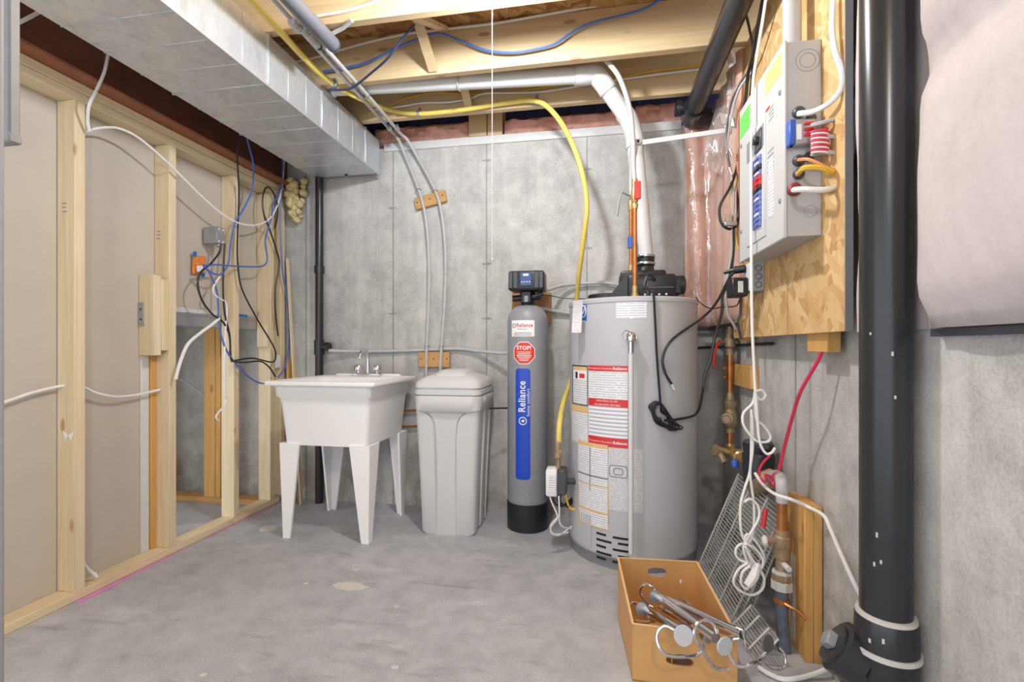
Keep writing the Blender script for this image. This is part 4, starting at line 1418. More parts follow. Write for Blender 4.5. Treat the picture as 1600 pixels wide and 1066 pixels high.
PX, PY = 0.695, 1.29
bp = thing('soil_pipe', 'tall thick black soil pipe with clean-out in the right foreground', 'pipe', (PX, PY, 0))
part('pipe', MB().cyl((PX, PY, 0.33), (PX, PY, 2.70), 0.053, 40), M['abs'], bp)
part('hub', MB().lathe((PX, PY, 0.33), (0, 0, 1), [(0, 0.056), (0.0, 0.066), (0.085, 0.063), (0.092, 0.060), (0.093, 0.053)], 40), M['abs'], bp)
part('glue_ring', MB().lathe((PX, PY, 0.419), (0, 0, 1), [(0, 0.053), (0.0, 0.0615), (0.008, 0.0605), (0.010, 0.053)], 40), M['abs_ring'], bp, 'pale glue ring')
part('glue_ring', MB().lathe((PX, PY, 0.335), (0, 0, 1), [(0, 0.06), (0.0, 0.070), (0.012, 0.070), (0.012, 0.06)], 40), M['abs_ring'], bp)
part('lower_pipe', MB().cyl((PX, PY, 0.0), (PX, PY, 0.34), 0.064, 40), M['abs'], bp)
cc = Vector((0.605, 1.325, 0.315))
ax = Vector((-0.80, 0.22, 0.48)).normalized()
part('wye_branch', MB().cyl(Vector((PX, PY, 0.20)), cc, 0.052, 28).lathe(cc - ax * 0.05, ax, [(0, 0.05), (0, 0.066), (0.05, 0.066), (0.055, 0.058), (0.055, 0.05)], 28), M['abs'], bp)
pg = part('clean_out_plug', MB().lathe(cc + ax * 0.002, ax, [(0, 0.05), (0.008, 0.05), (0.010, 0.045)], 24), M['abs'], bp)
o2 = ax.orthogonal().normalized()
part('plug_lug', MB().beam(cc + ax * 0.008, cc + ax * 0.032, 0.036, 0.036, up=o2, bevel=0.003), M['mid_grey'], pg, 'square lug')
sc_ = MB()
for k, (dy, z, h_) in enumerate(((-0.35, 0.62, 0.012), (-0.2, 0.56, 0.009), (-0.45, 0.55, 0.01), (0.3, 0.95, 0.008), (-0.1, 0.38, 0.012), (-0.5, 0.37, 0.01), (0.2, 1.05, 0.01), (-0.6, 1.1, 0.006))):
    cc2 = Cyl(PX, PY, 0.0532 if z > 0.45 else 0.0665)
    cc2.patch(-0.5 + dy, -0.5 + dy + 0.08, z, z + h_, 0.0004, 2, sc_)
part('paint_fleck', sc_, M['abs_ring'], bp)

# ------------------------------------------------------------------ electrical panel
EX = 0.572
ep = thing('electrical_panel', 'open grey electrical breaker panel on the strand board', 'electrical panel', (0.63, 1.80, 1.41))
part('enclosure', MB().box((EX + 0.010, 1.585, 1.412), (0.68, 2.025, 2.012), 0.002), M['panel_side'], ep)
part('cover', MB().box((EX, 1.58, 1.408), (EX + 0.010, 2.035, 2.017), 0.003), M['panel'], ep)


def onpanel(px, py):
    return at(px, py, X=EX)


fr = MB()
yA, yB = onpanel(1197, 300).y, onpanel(1168, 300).y
part('dead_front', MB().box((EX - 0.004, yA, 1.45), (EX + 0.001, yB, 1.86), 0.0015), M['panel'], ep)
part('door_recess', MB().box((EX - 0.0048, yA + 0.012, 1.765), (EX - 0.003, yB - 0.006, 1.84)), M['mid_grey'], ep)
y0, y1 = onpanel(1193, 300).y, onpanel(1181, 300).y
part('breaker_slot', MB().box((EX - 0.0050, y0 - 0.004, 1.485), (EX - 0.003, y1 + 0.004, 1.745)), M['white_plastic'], ep)
for k in range(14):
    z = 1.492 + k * 0.0178
    mt = M['red_print'] if k in (8, 9) else (M['black'] if k in (7, 11) else M['breaker_blue'])
    b = part('breaker', MB().box((EX - 0.012, y0, z), (EX - 0.004, y1, z + 0.0165), 0.001), mt, ep)
    part('toggle', MB().box((EX - 0.017, y0 + 0.012, z + 0.004), (EX - 0.011, (y0 + y1) / 2 + 0.006, z + 0.012), 0.001), M['paper'] if k in (2, 5, 10, 12) else mt, b)
mc = onpanel(1188, 220)
part('main_switch', MB().box((EX - 0.010, mc.y - 0.032, mc.z - 0.035), (EX - 0.003, mc.y + 0.032, mc.z + 0.035), 0.002), M['dark_grey'], ep)
part('main_toggle', MB().box((EX - 0.024, mc.y - 0.016, mc.z - 0.012), (EX - 0.009, mc.y + 0.012, mc.z + 0.012), 0.003), M['black'], ep)
g0, g1 = onpanel(1173, 178), onpanel(1157, 178)
part('green_sticker', MB().box((EX - 0.0012, g0.y, 1.90), (EX, g1.y, 1.985)), M['green'], ep, 'bright green sticker')
g0, g1 = onpanel(1221, 110), onpanel(1196, 110)
part('yellow_sticker', MB().box((EX - 0.0012, g0.y, 1.925), (EX, g1.y, 1.995)), M['yellow'], ep, 'pale yellow notice')
lm = MB()
for k in range(5):
    lm.box((EX - 0.0008, 1.665, 1.72 - k * 0.016), (EX + 0.0005, 1.72, 1.724 - k * 0.016))
for k in range(4):
    lm.box((EX - 0.0008, 1.665, 1.86 - k * 0.012), (EX + 0.0005, 1.70 + 0.01 * (k % 2), 1.8625 - k * 0.012))
part('panel_print', lm, M['mid_grey'], ep)
part('directory_card', MB().box((EX - 0.0012, 1.668, 1.50), (EX, 1.71, 1.70)), M['print'], ep, 'circuit directory card')
part('red_mark', MB().box((EX - 0.0012, 1.70, 1.868), (EX, 1.735, 1.876)), M['red_print'], ep)
sw = MB()
for y, z in ((1.61, 1.87), (1.61, 1.53), (2.01, 1.87), (2.01, 1.53)):
    sw.lathe((EX, y, z), (-1, 0, 0), [(0, 0.009), (0.003, 0.008), (0.005, 0.004)], 12)
part('cover_screw', sw, M['mid_grey'], ep)
kn = MB()
for r_ in (0.034, 0.022):
    c = q(1262, 94, 1.585)
    pts = [c + Vector((r_ * cos(k * pi / 10), 0, r_ * sin(k * pi / 10))) for k in range(21)]
    kn.tube(pts, 0.0012, 4)
c = q(1266, 330, 1.585)
kn.tube([c + Vector((0.018 * cos(k * pi / 10), 0, 0.018 * sin(k * pi / 10))) for k in range(21)], 0.001, 4)
part('knockout_ring', kn, M['mid_grey'], ep)
for (x, y, mt, r_) in ((1247, 177, 'dark_grey', 0.018), (1247, 252, 'dark_grey', 0.017), (1247, 273, 'dark_grey', 0.016), (1240, 297, 'dark_red', 0.020), (1262, 246, 'dark_grey', 0.014), (1266, 186, 'dark_grey', 0.014)):
    c = q(x, y, 1.585)
    part('cable_bushing', MB().lathe(c, (0, -1, 0), [(0, r_), (0.010, r_), (0.016, r_ * 0.75), (0.016, r_ * 0.4)], 14), M[mt], ep)
c = q(1249, 211, 1.585)
tr_ = part('transformer', MB().box((c.x - 0.036, c.y - 0.03, c.z - 0.040), (c.x + 0.036, c.y, c.z + 0.036), 0.004), M['galv'], ep, 'small steel transformer on panel side')
part('coil_core', MB().box((c.x - 0.04, c.y - 0.034, c.z - 0.04), (c.x - 0.022, c.y - 0.004, c.z + 0.036), 0.003), M['blue_bead'], tr_)
part('paper_label', MB().box((c.x - 0.020, c.y - 0.0315, c.z - 0.026), (c.x - 0.006, c.y - 0.030, c.z + 0.02)), M['paper'], tr_)
tm = MB()
for k in range(3):
    tm.box((c.x, c.y - 0.036, c.z - 0.018 + 0.017 * k), (c.x + 0.028, c.y - 0.029, c.z - 0.010 + 0.017 * k), 0.002)
part('terminals', tm, M['red_print'], tr_)
c = q(1278, 223, 1.53)
coil = [c + Vector((0.022 * cos(t * 2 * pi * 5 / 60), -0.012 + 0.022 * sin(t * 2 * pi * 5 / 60) * 0.6, 0.034 - 0.068 * t / 60)) for t in range(61)]
wc = thing('wire_coil', 'tight red and white coil of wire beside the panel transformer', 'wire', c)
part('red_wire', MB().tube([q(1258, 208, 1.56)] + coil + [q(1292, 226, 1.54), q(1306, 212, 1.54)], 0.0042, 6), M['red_cord'], wc)
part('white_wire', MB().tube([p_ - Vector((0, 0.001, 0.0065)) for p_ in coil], 0.0030, 6), M['white_cable'], wc)
solo('conduit', MB().cyl((0.625, 1.66, 2.012), (0.625, 1.66, 2.70), 0.027, 18), M['panel_side'], 'grey plastic conduit rising from the top of the breaker panel', 'conduit')
G = 'cables from the side of the breaker panel'
D = lambda x, y, d: at(x, y, D=d)
cable('panel_cable', [D(1303, -12, 1.34), D(1300, 40, 1.34), D(1305, 80, 1.33), D(1315, 108, 1.32), D(1316, 134, 1.32), D(1300, 158, 1.34), D(1272, 174, 1.40), q(1247, 178, 1.57)], 0.0085, M['white_cable'], 'thick white cable from the ceiling to the uppermost bushing of the panel', 'cable', G, n=8)
cable('panel_cable', [q(1247, 250, 1.57), D(1262, 249, 1.38), D(1280, 256, 1.36), D(1298, 264, 1.36), D(1314, 268, 1.40)], 0.005, M['orange_cord'], 'thin orange wire from the panel side', 'cable', G)
cable('panel_cable', [q(1247, 272, 1.57), D(1256, 263, 1.38), D(1280, 262, 1.36), D(1298, 268, 1.36), D(1313, 272, 1.40)], 0.008, M['yellow_cable'], 'yellow cable from the panel side', 'cable', G)
cable('panel_cable', [q(1240, 297, 1.565), D(1254, 296, 1.38), D(1280, 297, 1.36), D(1298, 295, 1.36), D(1312, 289, 1.38), D(1316, 284, 1.42)], 0.0085, M['white_cable'], 'thick white cable from the red bushing of the panel', 'cable', G, n=8)
for i, (y0, y1, lb) in enumerate(((192, 187, 'topmost'), (214, 214, 'middle'), (238, 239, 'lowest'))):
    cable('panel_cable', [D(1268, y0 + 4, 1.41), D(1285, y0, 1.38), D(1304, y1, 1.37), D(1318, y1 + 2, 1.38)], 0.0065, M['grey_cable'], lb + ' of three short grey cables behind the red coil', 'cable', G)
G = 'loose grey cables behind the tall black pipe'
for i, (x, y) in enumerate(((1338, 100), (1338, 150), (1336, 185), (1335, 215))):
    cable('grey_cable', [at(x - 4, y + 34, X=0.722), at(x, y + 10, X=0.715), at(x + 7, y - 26, X=0.722)], 0.006, M['grey_cable'], ('topmost', 'second', 'third', 'lowest')[i] + ' of four short grey cables between strand board and tall black pipe', 'cable', G)

# outlet box, transformer block
obx = thing('outlet_box', 'small grey outlet box under the breaker panel', 'outlet', (0.655, 2.12, 1.30))
part('box', MB().box((0.632, 2.08, 1.30), (0.68, 2.19, 1.425), 0.003), M['mid_grey'], obx)
kn = MB()
for z in (1.395, 1.362, 1.328):
    kn.tube([Vector((0.656 + 0.012 * cos(k * pi / 8), 2.0795, z + 0.012 * sin(k * pi / 8))) for k in range(17)], 0.0014, 4)
part('knockout_ring', kn, M['dark_grey'], obx)
part('face', MB().box((0.626, 2.085, 1.305), (0.633, 2.185, 1.42), 0.002), M['white_plastic'], obx)
pw = thing('power_adapter', 'black power adapter plugged into the grey outlet box', 'adapter', (0.59, 2.15, 1.285))
part('body', MB().box((0.560, 2.10, 1.282), (0.625, 2.185, 1.362), 0.006), M['black'], pw)
part('label_plate', MB().box((0.584, 2.0985, 1.298), (0.604, 2.1005, 1.345)), M['print_clear'], pw)
part('plug', MB().cyl((0.625, 2.14, 1.402), (0.585, 2.16, 1.400), 0.016, 12).cyl((0.585, 2.16, 1.40), (0.55, 2.18, 1.395), 0.009, 8), M['black'], pw)

# ------------------------------------------------------------------ cables on the right
H = lambda x, y, o=0.012: HC.P(*HC.hit(x, y), o)
G = 'black and grey cables hanging beside the breaker panel'
cable('hanging_cable', [D(1208, 90, 2.0), D(1190, 96, 2.05), D(1172, 108, 2.1), D(1150, 140, 2.15), D(1138, 180, 2.2), D(1135, 225, 2.2), D(1140, 262, 2.2)], 0.006, M['dark_grey'], 'dark coax arching from behind the panel top to a loose metal end', 'cable', G)
cable('hanging_cable', [D(1212, 97, 2.0), D(1192, 100, 2.05), D(1172, 116, 2.1), D(1154, 142, 2.15), D(1143, 180, 2.2), D(1137, 215, 2.2), D(1136, 240, 2.2)], 0.006, M['grey_cable'], 'grey coax arching just inside the dark one beside the panel', 'cable', G)
cable('hanging_cable', [D(1195, -15, 1.75), D(1184, 40, 1.85), D(1177, 84, 1.95), D(1169, 115, 2.05), D(1165, 155, 2.1), D(1160, 200, 2.15)], 0.007, M['black_cable'], 'thick black cable running down from the ceiling left of the conduit', 'cable', G)
cable('hanging_cable', [D(1163, 10, 1.9), D(1172, 50, 1.95), D(1177, 84, 2.0), D(1174, 130, 2.05), D(1171, 165, 2.1)], 0.005, M['black_cable'], 'thin black cable crossing the thick one left of the conduit', 'cable', G)
cable('hanging_cable', [D(1162, 190, 2.25), D(1154, 250, 2.25), D(1142, 290, 2.2), D(1125, 322, 2.2), D(1127, 348, 2.2), D(1140, 358, 2.2), D(1152, 349, 2.2), D(1153, 308, 2.22), D(1154, 280, 2.25)], 0.0065, M['black_cable'], 'black cable in a hanging loop left of the panel stickers', 'cable', G)
cable('hanging_cable', [D(1156, 250, 2.25), D(1150, 285, 2.25), D(1144, 310, 2.25), D(1146, 345, 2.22), D(1152, 385, 2.2), D(1160, 392, 2.2)], 0.006, M['card_edge'], 'cream wire curving behind the black loop', 'cable', G)
cable('hanging_cable', [D(1158, 285, 2.25), D(1155, 320, 2.25), D(1152, 370, 2.22), D(1155, 388, 2.2)], 0.005, M['card_edge'], 'short cream wire close to the panel edge', 'cable', G)
cable('hanging_cable', [D(1141, 262, 2.22), D(1146, 310, 2.2), D(1143, 360, 2.2), D(1143, 395, 2.2), D(1138, 425, 2.2), D(1134, 450, 2.2), D(1137, 490, 2.2), D(1145, 505, 2.2), D(1150, 515, 2.2)], 0.006, M['grey_cable'], 'grey cable dropping past the black power adapter', 'cable', G)
cable('hanging_cable', [D(1145, 350, 2.2), D(1146, 390, 2.2), D(1142, 425, 2.19), D(1137, 445, 2.18), D(1129, 462, 2.17), D(1128, 488, 2.15), D(1117, 527, 2.1), D(1111, 558, 2.1), D(1101, 587, 2.1), D(1098, 612, 2.1), H(1076, 645, 0.04), H(1052, 654, 0.03), H(1035, 656, 0.02)], 0.0065, M['black_cable'], 'black power cord swinging from the adapter to the coil on the heater', 'cable', G)
cable('hanging_cable', [D(1155, 420, 2.08), D(1140, 434, 2.1), D(1120, 472, 2.15), H(1082, 497, 0.05), H(1047, 530, 0.02), H(1034, 558), H(1037, 582), H(1048, 602)], 0.006, M['black_cable'], 'black cord drooping across the heater to a loose pale end', 'cable', G)
solo('cable_end', MB().cyl(H(1047, 600), H(1051, 609), 0.007, 8), M['white_pvc'], 'pale loose end of the drooping black cord', 'plug')
cable('heater_cable', [Vector((0.30, 2.49, HT + 0.10)), Vector((0.262, 2.44, HT + 0.12)), Vector((0.24, 2.42, HT + 0.06)), Vector((0.262, 2.38, HT + 0.035)), H(1020, 462, 0.01), H(1022, 500), H(1025, 560), H(1029, 615), H(1030, 632)], 0.006, M['black_cable'], 'black heater cord hanging straight down the front of the jacket', 'cord')
ck = MB()
for k in range(9):
    f = k / 8
    wv = 9 * (f - 0.5)
    base = [(1017 + 9 * f, 650 + 5 * wv * 0.3), (1013 + 7 * f, 640 + wv), (1016 + 6 * f, 631 + 3 * f), (1024 + 4 * f, 627 + 4 * f), (1031 + 2 * f, 632 + 3 * f), (1036 + wv, 643 + 4 * f),
            (1045 + wv, 655 + wv), (1053 + 1.5 * wv, 667 + 4 * (1 - f)), (1048 + wv, 671 - 2 * f), (1036 - wv, 664 - wv), (1024 + 4 * f, 656 - wv)]
    base.append(base[0])
    ck.tube(spline([H(x, y, 0.008 + 0.005 * ((k * 3) % 5)) for x, y in base], 4), 0.0036, 6)
solo('cable_coil', ck, M['black_cable'], 'bundled coil of black power cord lying against the heater front', 'cord')
cable('thin_wire', [H(1084, 465, 0.01), D(1095, 474, 2.3), D(1110, 482, 2.3), D(1130, 480, 2.25), D(1150, 478, 2.15), D(1156, 468, 2.1)], 0.003, M['black_cable'], 'thin black wire from the heater edge to below the adapter', 'wire')
cable('thin_wire', [D(1158, 465, 2.1), D(1157, 490, 2.1), D(1153, 505, 2.1), D(1158, 530, 2.1)], 0.0055, M['black_cable'], 'short black lead hanging straight below the power adapter', 'wire')
tg = MB().grid(2, 3, lambda u, v: D(1124 + 20 * u + 4 * v, 176 + 8 * u * 0.6 + 17 * v, 2.3 + 0.02 * sin(3 * u)), thick=(0, 0.001, 0))
solo('cable_tag', tg, M['paper'], 'white paper tag on the cables by the black drain elbow', 'tag')
solo('plastic_sheet', MB().grid(10, 14, lambda u, v: at(1138 - 46 * v + 26 * u * (0.4 + v), 105 + 150 * v + 20 * u, D=2.55 + 0.05 * noise.noise(Vector((u * 5, v * 4, 2))) - 0.10 * u), thick=(0, 0.001, 0)), M['poly'], 'loose clear plastic flap hanging beside the black drain pipe', 'plastic sheet', angle=80)
sp_ = thing('cable_splitter', 'small metal coax splitter with short ends left of the panel', 'splitter', D(1140, 352, 2.2))
c = D(1141, 350, 2.19)
part('body', MB().box(c - Vector((0.028, 0.01, 0.010)), c + Vector((0.028, 0.01, 0.012)), 0.004), M['galv'], sp_)
for k in (-0.018, 0.0, 0.018):
    part('connector', MB().cyl(c + Vector((k, 0, 0.012)), c + Vector((k, 0, 0.045)), 0.006, 8), M['chrome'], sp_)
for i, (x, y) in enumerate(((1140, 233), (1139, 262))):
    c = D(x, y, 2.19)
    solo('coax_end', MB().cyl(c, c + Vector((0.012, 0, -0.035)), 0.0075, 10), M['chrome'], 'upper shiny coax plug hanging loose' if i == 0 else 'lower shiny coax plug hanging loose', 'plug')
cable('short_white_pipe', [D(1137, 80, 2.4), D(1143, 95, 2.38), D(1145, 115, 2.36), D(1141, 150, 2.36)], 0.018, M['white_pvc'], 'bent white sleeve beside the black drain pipe', 'pipe', n=10)

# white extension cord
WC = [D(1200, -25, 1.66), D(1192, 30, 1.68), D(1183, 85, 1.69), D(1176, 140, 1.70), D(1174, 250, 1.70), D(1174, 400, 1.70), D(1175, 500, 1.70), D(1178, 570, 1.70), D(1180, 612, 1.70)]
ec = thing('extension_cord', 'long white extension cord hanging past the panel with looped bundles', 'cord', D(1175, 700, 1.70))
part('straight_run', MB().tube(spline(WC, 6), 0.0050, 7), M['white_cable'], ec)
loops = [[(1180, 610), (1176, 630), (1162, 645), (1161, 662), (1172, 680), (1184, 690), (1200, 690), (1203, 680), (1192, 664), (1182, 655), (1180, 625), (1181, 612)],
         [(1180, 612), (1190, 610), (1196, 618), (1189, 625), (1181, 618)],
         [(1181, 615), (1183, 650), (1187, 690), (1196, 708), (1205, 708), (1211, 700)],
         [(1174, 640), (1174, 690), (1172, 735), (1163, 765), (1157, 790), (1158, 830), (1168, 850), (1177, 830), (1178, 790), (1172, 740), (1176, 700), (1175, 650)],
         [(1163, 785), (1172, 780), (1184, 790), (1186, 808), (1176, 828), (1166, 845), (1162, 860), (1172, 885), (1186, 890), (1194, 872), (1184, 850), (1168, 835), (1164, 850), (1176, 880), (1190, 884)],
         [(1166, 850), (1180, 858), (1192, 875), (1188, 888), (1174, 872), (1165, 855)],
         [(1172, 862), (1160, 850), (1150, 858), (1152, 872), (1168, 880), (1182, 884)],
         [(1168, 880), (1154, 890), (1146, 908), (1154, 922), (1174, 930), (1190, 922), (1194, 905), (1186, 888)],
         [(1172, 884), (1160, 895), (1158, 912), (1168, 920), (1174, 900), (1178, 884)]]
lm = MB()
for k, L in enumerate(loops):
    d0 = 1.70 if k < 3 else 1.715
    lm.tube(spline([D(x, y, d0 - 0.012 * (k % 3) + 0.006 * sin(i)) for i, (x, y) in enumerate(L)], 5), 0.0046, 7)
part('loop', lm, M['white_cable'], ec)
part('connector', MB().tube([D(1184, 880, 1.69), D(1178, 900, 1.685), D(1168, 915, 1.685)], 0.014, 8, rad=[0.010, 0.017, 0.014]), M['white_cable'], ec)

# red cord
cable('red_cable', [D(1285, 547, 1.50), D(1277, 566, 1.52), D(1252, 610, 1.58), D(1240, 645, 1.64), D(1228, 690, 1.70), D(1217, 735, 1.73), D(1210, 750, 1.74)], 0.006, M['red_cord'], 'red cord hanging from below the strand board', 'cord', 'red cord')
cable('red_cable', [D(1203, 712, 1.90), D(1191, 725, 1.88), D(1186, 738, 1.86), D(1190, 750, 1.80), D(1198, 752, 1.72), D(1196, 742, 1.71), D(1205, 745, 1.71), D(1216, 740, 1.70), D(1226, 750, 1.70), D(1214, 762, 1.70), D(1205, 750, 1.71), D(1215, 744, 1.71), D(1208, 758, 1.70)], 0.005, M['red_cord'], 'tangled red cord knotted over the copper elbow', 'cord', 'red cord')
cable('white_wall_cable', [D(1180, 740, 1.85), D(1188, 752, 1.80), D(1200, 765, 1.70), D(1215, 774, 1.63), D(1237, 781, 1.60), D(1262, 792, 1.60), D(1287, 806, 1.52), D(1298, 828, 1.48), D(1315, 868, 1.42), D(1340, 922, 1.35), D(1370, 975, 1.32)], 0.0060, M['white_cable'], 'white cable draped over the wood post down behind the black pipe', 'cable', n=8)
cable('floor_cable', [at(1185, 1043, Z=0.012), at(1205, 1055, Z=0.010), at(1228, 1062, Z=0.010), at(1260, 1057, Z=0.012), at(1290, 1046, Z=0.03), at(1296, 1035, Z=0.04), at(1286, 1012, Z=0.05)], 0.0075, M['white_cable'], 'white cable lying on the floor at the foot of the wood post', 'cable', n=8)
# ------------------------------------------------------------------ water service on the right wall
blk = thing('pipe_block', 'wood block on the right wall behind the copper riser', 'block', (0.74, 2.62, 0.87))
part('board', MB().box((0.722, 2.40, 0.872), (0.759, 2.86, 0.982), 0.002), M['amber_z'], blk)
RX, RY = 0.70, 2.66
ws_ = thing('water_service', 'copper water service with brass valves and black meter on the right wall', 'pipe', (0.66, 2.2, 0))
rs = part('riser', MB().cyl((RX, RY, 0.54), (RX, RY, 1.12), 0.016, 14), M['copper'], ws_)
part('upper_tube', MB().tube(spline([(RX, RY, 1.12), (RX, RY, 1.25), (RX + 0.0, RY, 1.45), (RX - 0.02, RY + 0.02, 1.75)], 5), 0.016, 12), M['pex'], ws_)
vb = part('stop_valve', MB().lathe((RX, RY, 1.03), (0, 0, 1), [(0, 0.017), (0.0, 0.022), (0.03, 0.022), (0.035, 0.017), (0.045, 0.028), (0.085, 0.028), (0.095, 0.018), (0.13, 0.022), (0.15, 0.017)], 14)
          .cyl((RX, RY, 1.095), (RX - 0.06, RY - 0.02, 1.10), 0.009, 8), M['bronze'], ws_)
part('lever', MB().tube([(RX - 0.055, RY - 0.03, 1.10), (RX - 0.075, RY - 0.03, 1.075), (RX - 0.085, RY - 0.03, 1.04), (RX - 0.087, RY - 0.03, 0.97)], 0.008, 8), M['red_handle'], vb, 'red lever')
st_ = MB()
for z in (0.905, 0.955):
    st_.lathe((RX, RY, z), (0, 0, 1), [(0, 0.0165), (0, 0.020), (0.012, 0.020), (0.012, 0.0165)], 12).box((RX - 0.03, RY + 0.01, z), (0.76, RY + 0.018, z + 0.012))
part('pipe_strap', st_, M['copper'], ws_)
part('pressure_valve', MB().lathe((RX, RY, 0.62), (0, 0, 1), [(0, 0.017), (0, 0.024), (0.02, 0.024), (0.025, 0.02), (0.045, 0.036), (0.085, 0.038), (0.115, 0.03), (0.125, 0.024), (0.15, 0.036), (0.17, 0.036), (0.175, 0.024), (0.20, 0.02), (0.215, 0.016)], 16)
     .lathe((RX - 0.02, RY - 0.03, 0.70), (-0.4, -1, 0), [(0, 0.03), (0.02, 0.03), (0.022, 0.02), (0.035, 0.018)], 12), M['bronze'], ws_)
part('ball_valve', MB().tube(spline([(RX, RY, 0.56), (RX, RY - 0.01, 0.535), (RX, RY - 0.06, 0.53), (RX - 0.005, 2.42, 0.535), (RX - 0.01, 2.26, 0.55)], 5), 0.024, 12)
     .lathe((RX, 2.52, 0.53), (0, -1, 0), [(0, 0.02), (0, 0.036), (0.05, 0.036), (0.06, 0.026)], 12)
     .cyl((RX, 2.55, 0.53), (RX - 0.10, 2.52, 0.56), 0.016, 8), M['brass'], ws_)
part('valve_knob', MB().lathe((RX - 0.10, 2.52, 0.55), (-1, -0.3, 0.3), [(0, 0.012), (0.004, 0.032), (0.016, 0.032), (0.02, 0.012)], 8).cyl((RX - 0.09, 2.52, 0.545), (RX - 0.07, 2.49, 0.50), 0.016, 8), M['bronze'], ws_)
mx, my = 0.675, 2.14
mt_ = part('meter', MB().lathe((mx, my, 0.50), (0, 0, 1), [(0, 0.045), (0.01, 0.058), (0.12, 0.062), (0.13, 0.056), (0.15, 0.060), (0.165, 0.060), (0.17, 0.05)], 24), M['black'], ws_, 'black water meter')
part('meter_lid', MB().lathe((mx, my, 0.668), (0, 0, 1), [(0, 0.055), (0.008, 0.055), (0.01, 0.045)], 24).box((mx - 0.02, my - 0.07, 0.655), (mx + 0.02, my - 0.05, 0.672), 0.003), M['dark_grey'], mt_)
part('meter_body', MB().tube([(RX - 0.01, 2.30, 0.55), (mx, 2.20, 0.50), (mx, my, 0.485), (mx - 0.005, 2.05, 0.52), (0.66, 1.95, 0.57)], 0.03, 14, rad=[0.024, 0.034, 0.045, 0.034, 0.026])
     .lathe((0.662, 1.98, 0.56), (-0.05, -1, 0.3), [(0, 0.03), (0, 0.038), (0.03, 0.038), (0.034, 0.026)], 8), M['bronze'], ws_)
part('blue_cap', MB().lathe((0.60, 2.20, 0.55), (0, 0, 1), [(0, 0.014), (0.02, 0.016), (0.03, 0.012)], 10), M['blue_bead'], ws_, 'small blue cap')
SX, SY = 0.652, 1.82
part('elbow', MB().tube(spline([(0.66, 1.95, 0.575), (0.655, 1.88, 0.60), (SX, SY + 0.01, 0.60), (SX, SY, 0.57), (SX, SY, 0.52)], 5), 0.020, 12), M['pex'], ws_)
part('service_riser', MB().cyl((SX, SY, 0.42), (SX, SY, 0.565), 0.0175, 14), M['copper'], ws_)
part('service_valve', MB().lathe((SX, SY, 0.235), (0, 0, 1), [(0, 0.022), (0.01, 0.034), (0.035, 0.034), (0.04, 0.022), (0.085, 0.020), (0.09, 0.026), (0.125, 0.028), (0.13, 0.030), (0.165, 0.030), (0.17, 0.024), (0.19, 0.024)], 10)
     .cyl((SX, SY, 0.385), (SX - 0.055, SY - 0.01, 0.385), 0.014, 8), M['bronze'], ws_)
part('valve_stem', MB().lathe((SX - 0.055, SY - 0.01, 0.385), (-1, 0, 0), [(0, 0.018), (0.006, 0.02), (0.014, 0.01)], 8).cyl((SX, SY, 0.31), (SX + 0.005, SY - 0.05, 0.305), 0.010, 8), M['white_pvc'], ws_)
part('nut', MB().lathe((SX, SY, 0.215), (0, 0, 1), [(0, 0.024), (0.0, 0.036), (0.03, 0.036), (0.035, 0.028), (0.038, 0.033), (0.062, 0.033), (0.066, 0.024)], 8), M['abs_ring'], ws_)
part('ground_pipe', MB().tube(spline([(SX, SY, 0.23), (SX, SY, 0.12), (SX + 0.003, SY - 0.005, 0.05), (SX + 0.005, SY - 0.01, 0.0)], 4), 0.022, 14), M['pipe_blue'], ws_, 'blue grey pipe out of the floor')
rb_ = part('ground_clamp', MB().lathe((SX, SY, 0.165), (0, 0, 1), [(0, 0.0225), (0, 0.027), (0.016, 0.027), (0.016, 0.0225)], 12).tube([(SX, SY - 0.025, 0.173), (SX + 0.03, SY - 0.06, 0.168), (SX + 0.05, SY - 0.075, 0.150)], 0.005, 6), M['copper'], ws_)
cable('black_rod', [q(1088, 544, 3.025), q(1104, 543, 3.02), at(1122, 543, X=0.735), at(1150, 540, X=0.742), at(1207, 537, X=0.742)], 0.0075, M['black_cable'], 'thin black line along the corner wall behind the copper riser', 'pipe')

# wood post
po = thing('wood_post', 'pair of short amber wood posts standing by the service pipe', 'post', (0.73, 1.83, 0))
part('plank', MB().box((0.700, 1.755, 0.0), (0.728, 1.905, 0.535), 0.002), M['amber_z'], po)
part('plank', MB().box((0.729, 1.757, 0.0), (0.757, 1.90, 0.528), 0.002), M['amber_z'], po)
sm_ = MB().box((0.6992, 1.835, 0.02), (0.7, 1.865, 0.33)).box((0.6992, 1.86, 0.10), (0.7, 1.875, 0.27))
part('plaster_smear', sm_, M['paint'], po, 'pale plaster smear')

# wire shelves leaning on the pipes
def wire_shelf(lab, b0, b1, tvec, nw, group):
    """b0-b1: the edge on the floor, tvec: up the leaning length"""
    b0, b1, tvec = Vector(b0), Vector(b1), Vector(tvec)
    nrm = (b1 - b0).cross(tvec).normalized()
    t = thing('wire_shelf', lab, 'shelf', (b0 + b1) / 2, group)
    for k in range(nw):
        s = k / (nw - 1)
        part('wire', MB().tube([b0 + tvec * s, b1 + tvec * s], 0.0028, 4), M['wire'], t)
    for f in (0.0, 0.36, 0.72, 1.0):
        o = nrm * (0.0045 if 0 < f < 1 else 0)
        part('rail', MB().tube([b0.lerp(b1, f) + o - tvec * 0.01, b0.lerp(b1, f) + o + tvec * 1.01], 0.0042, 6), M['wire'], t)
    return t


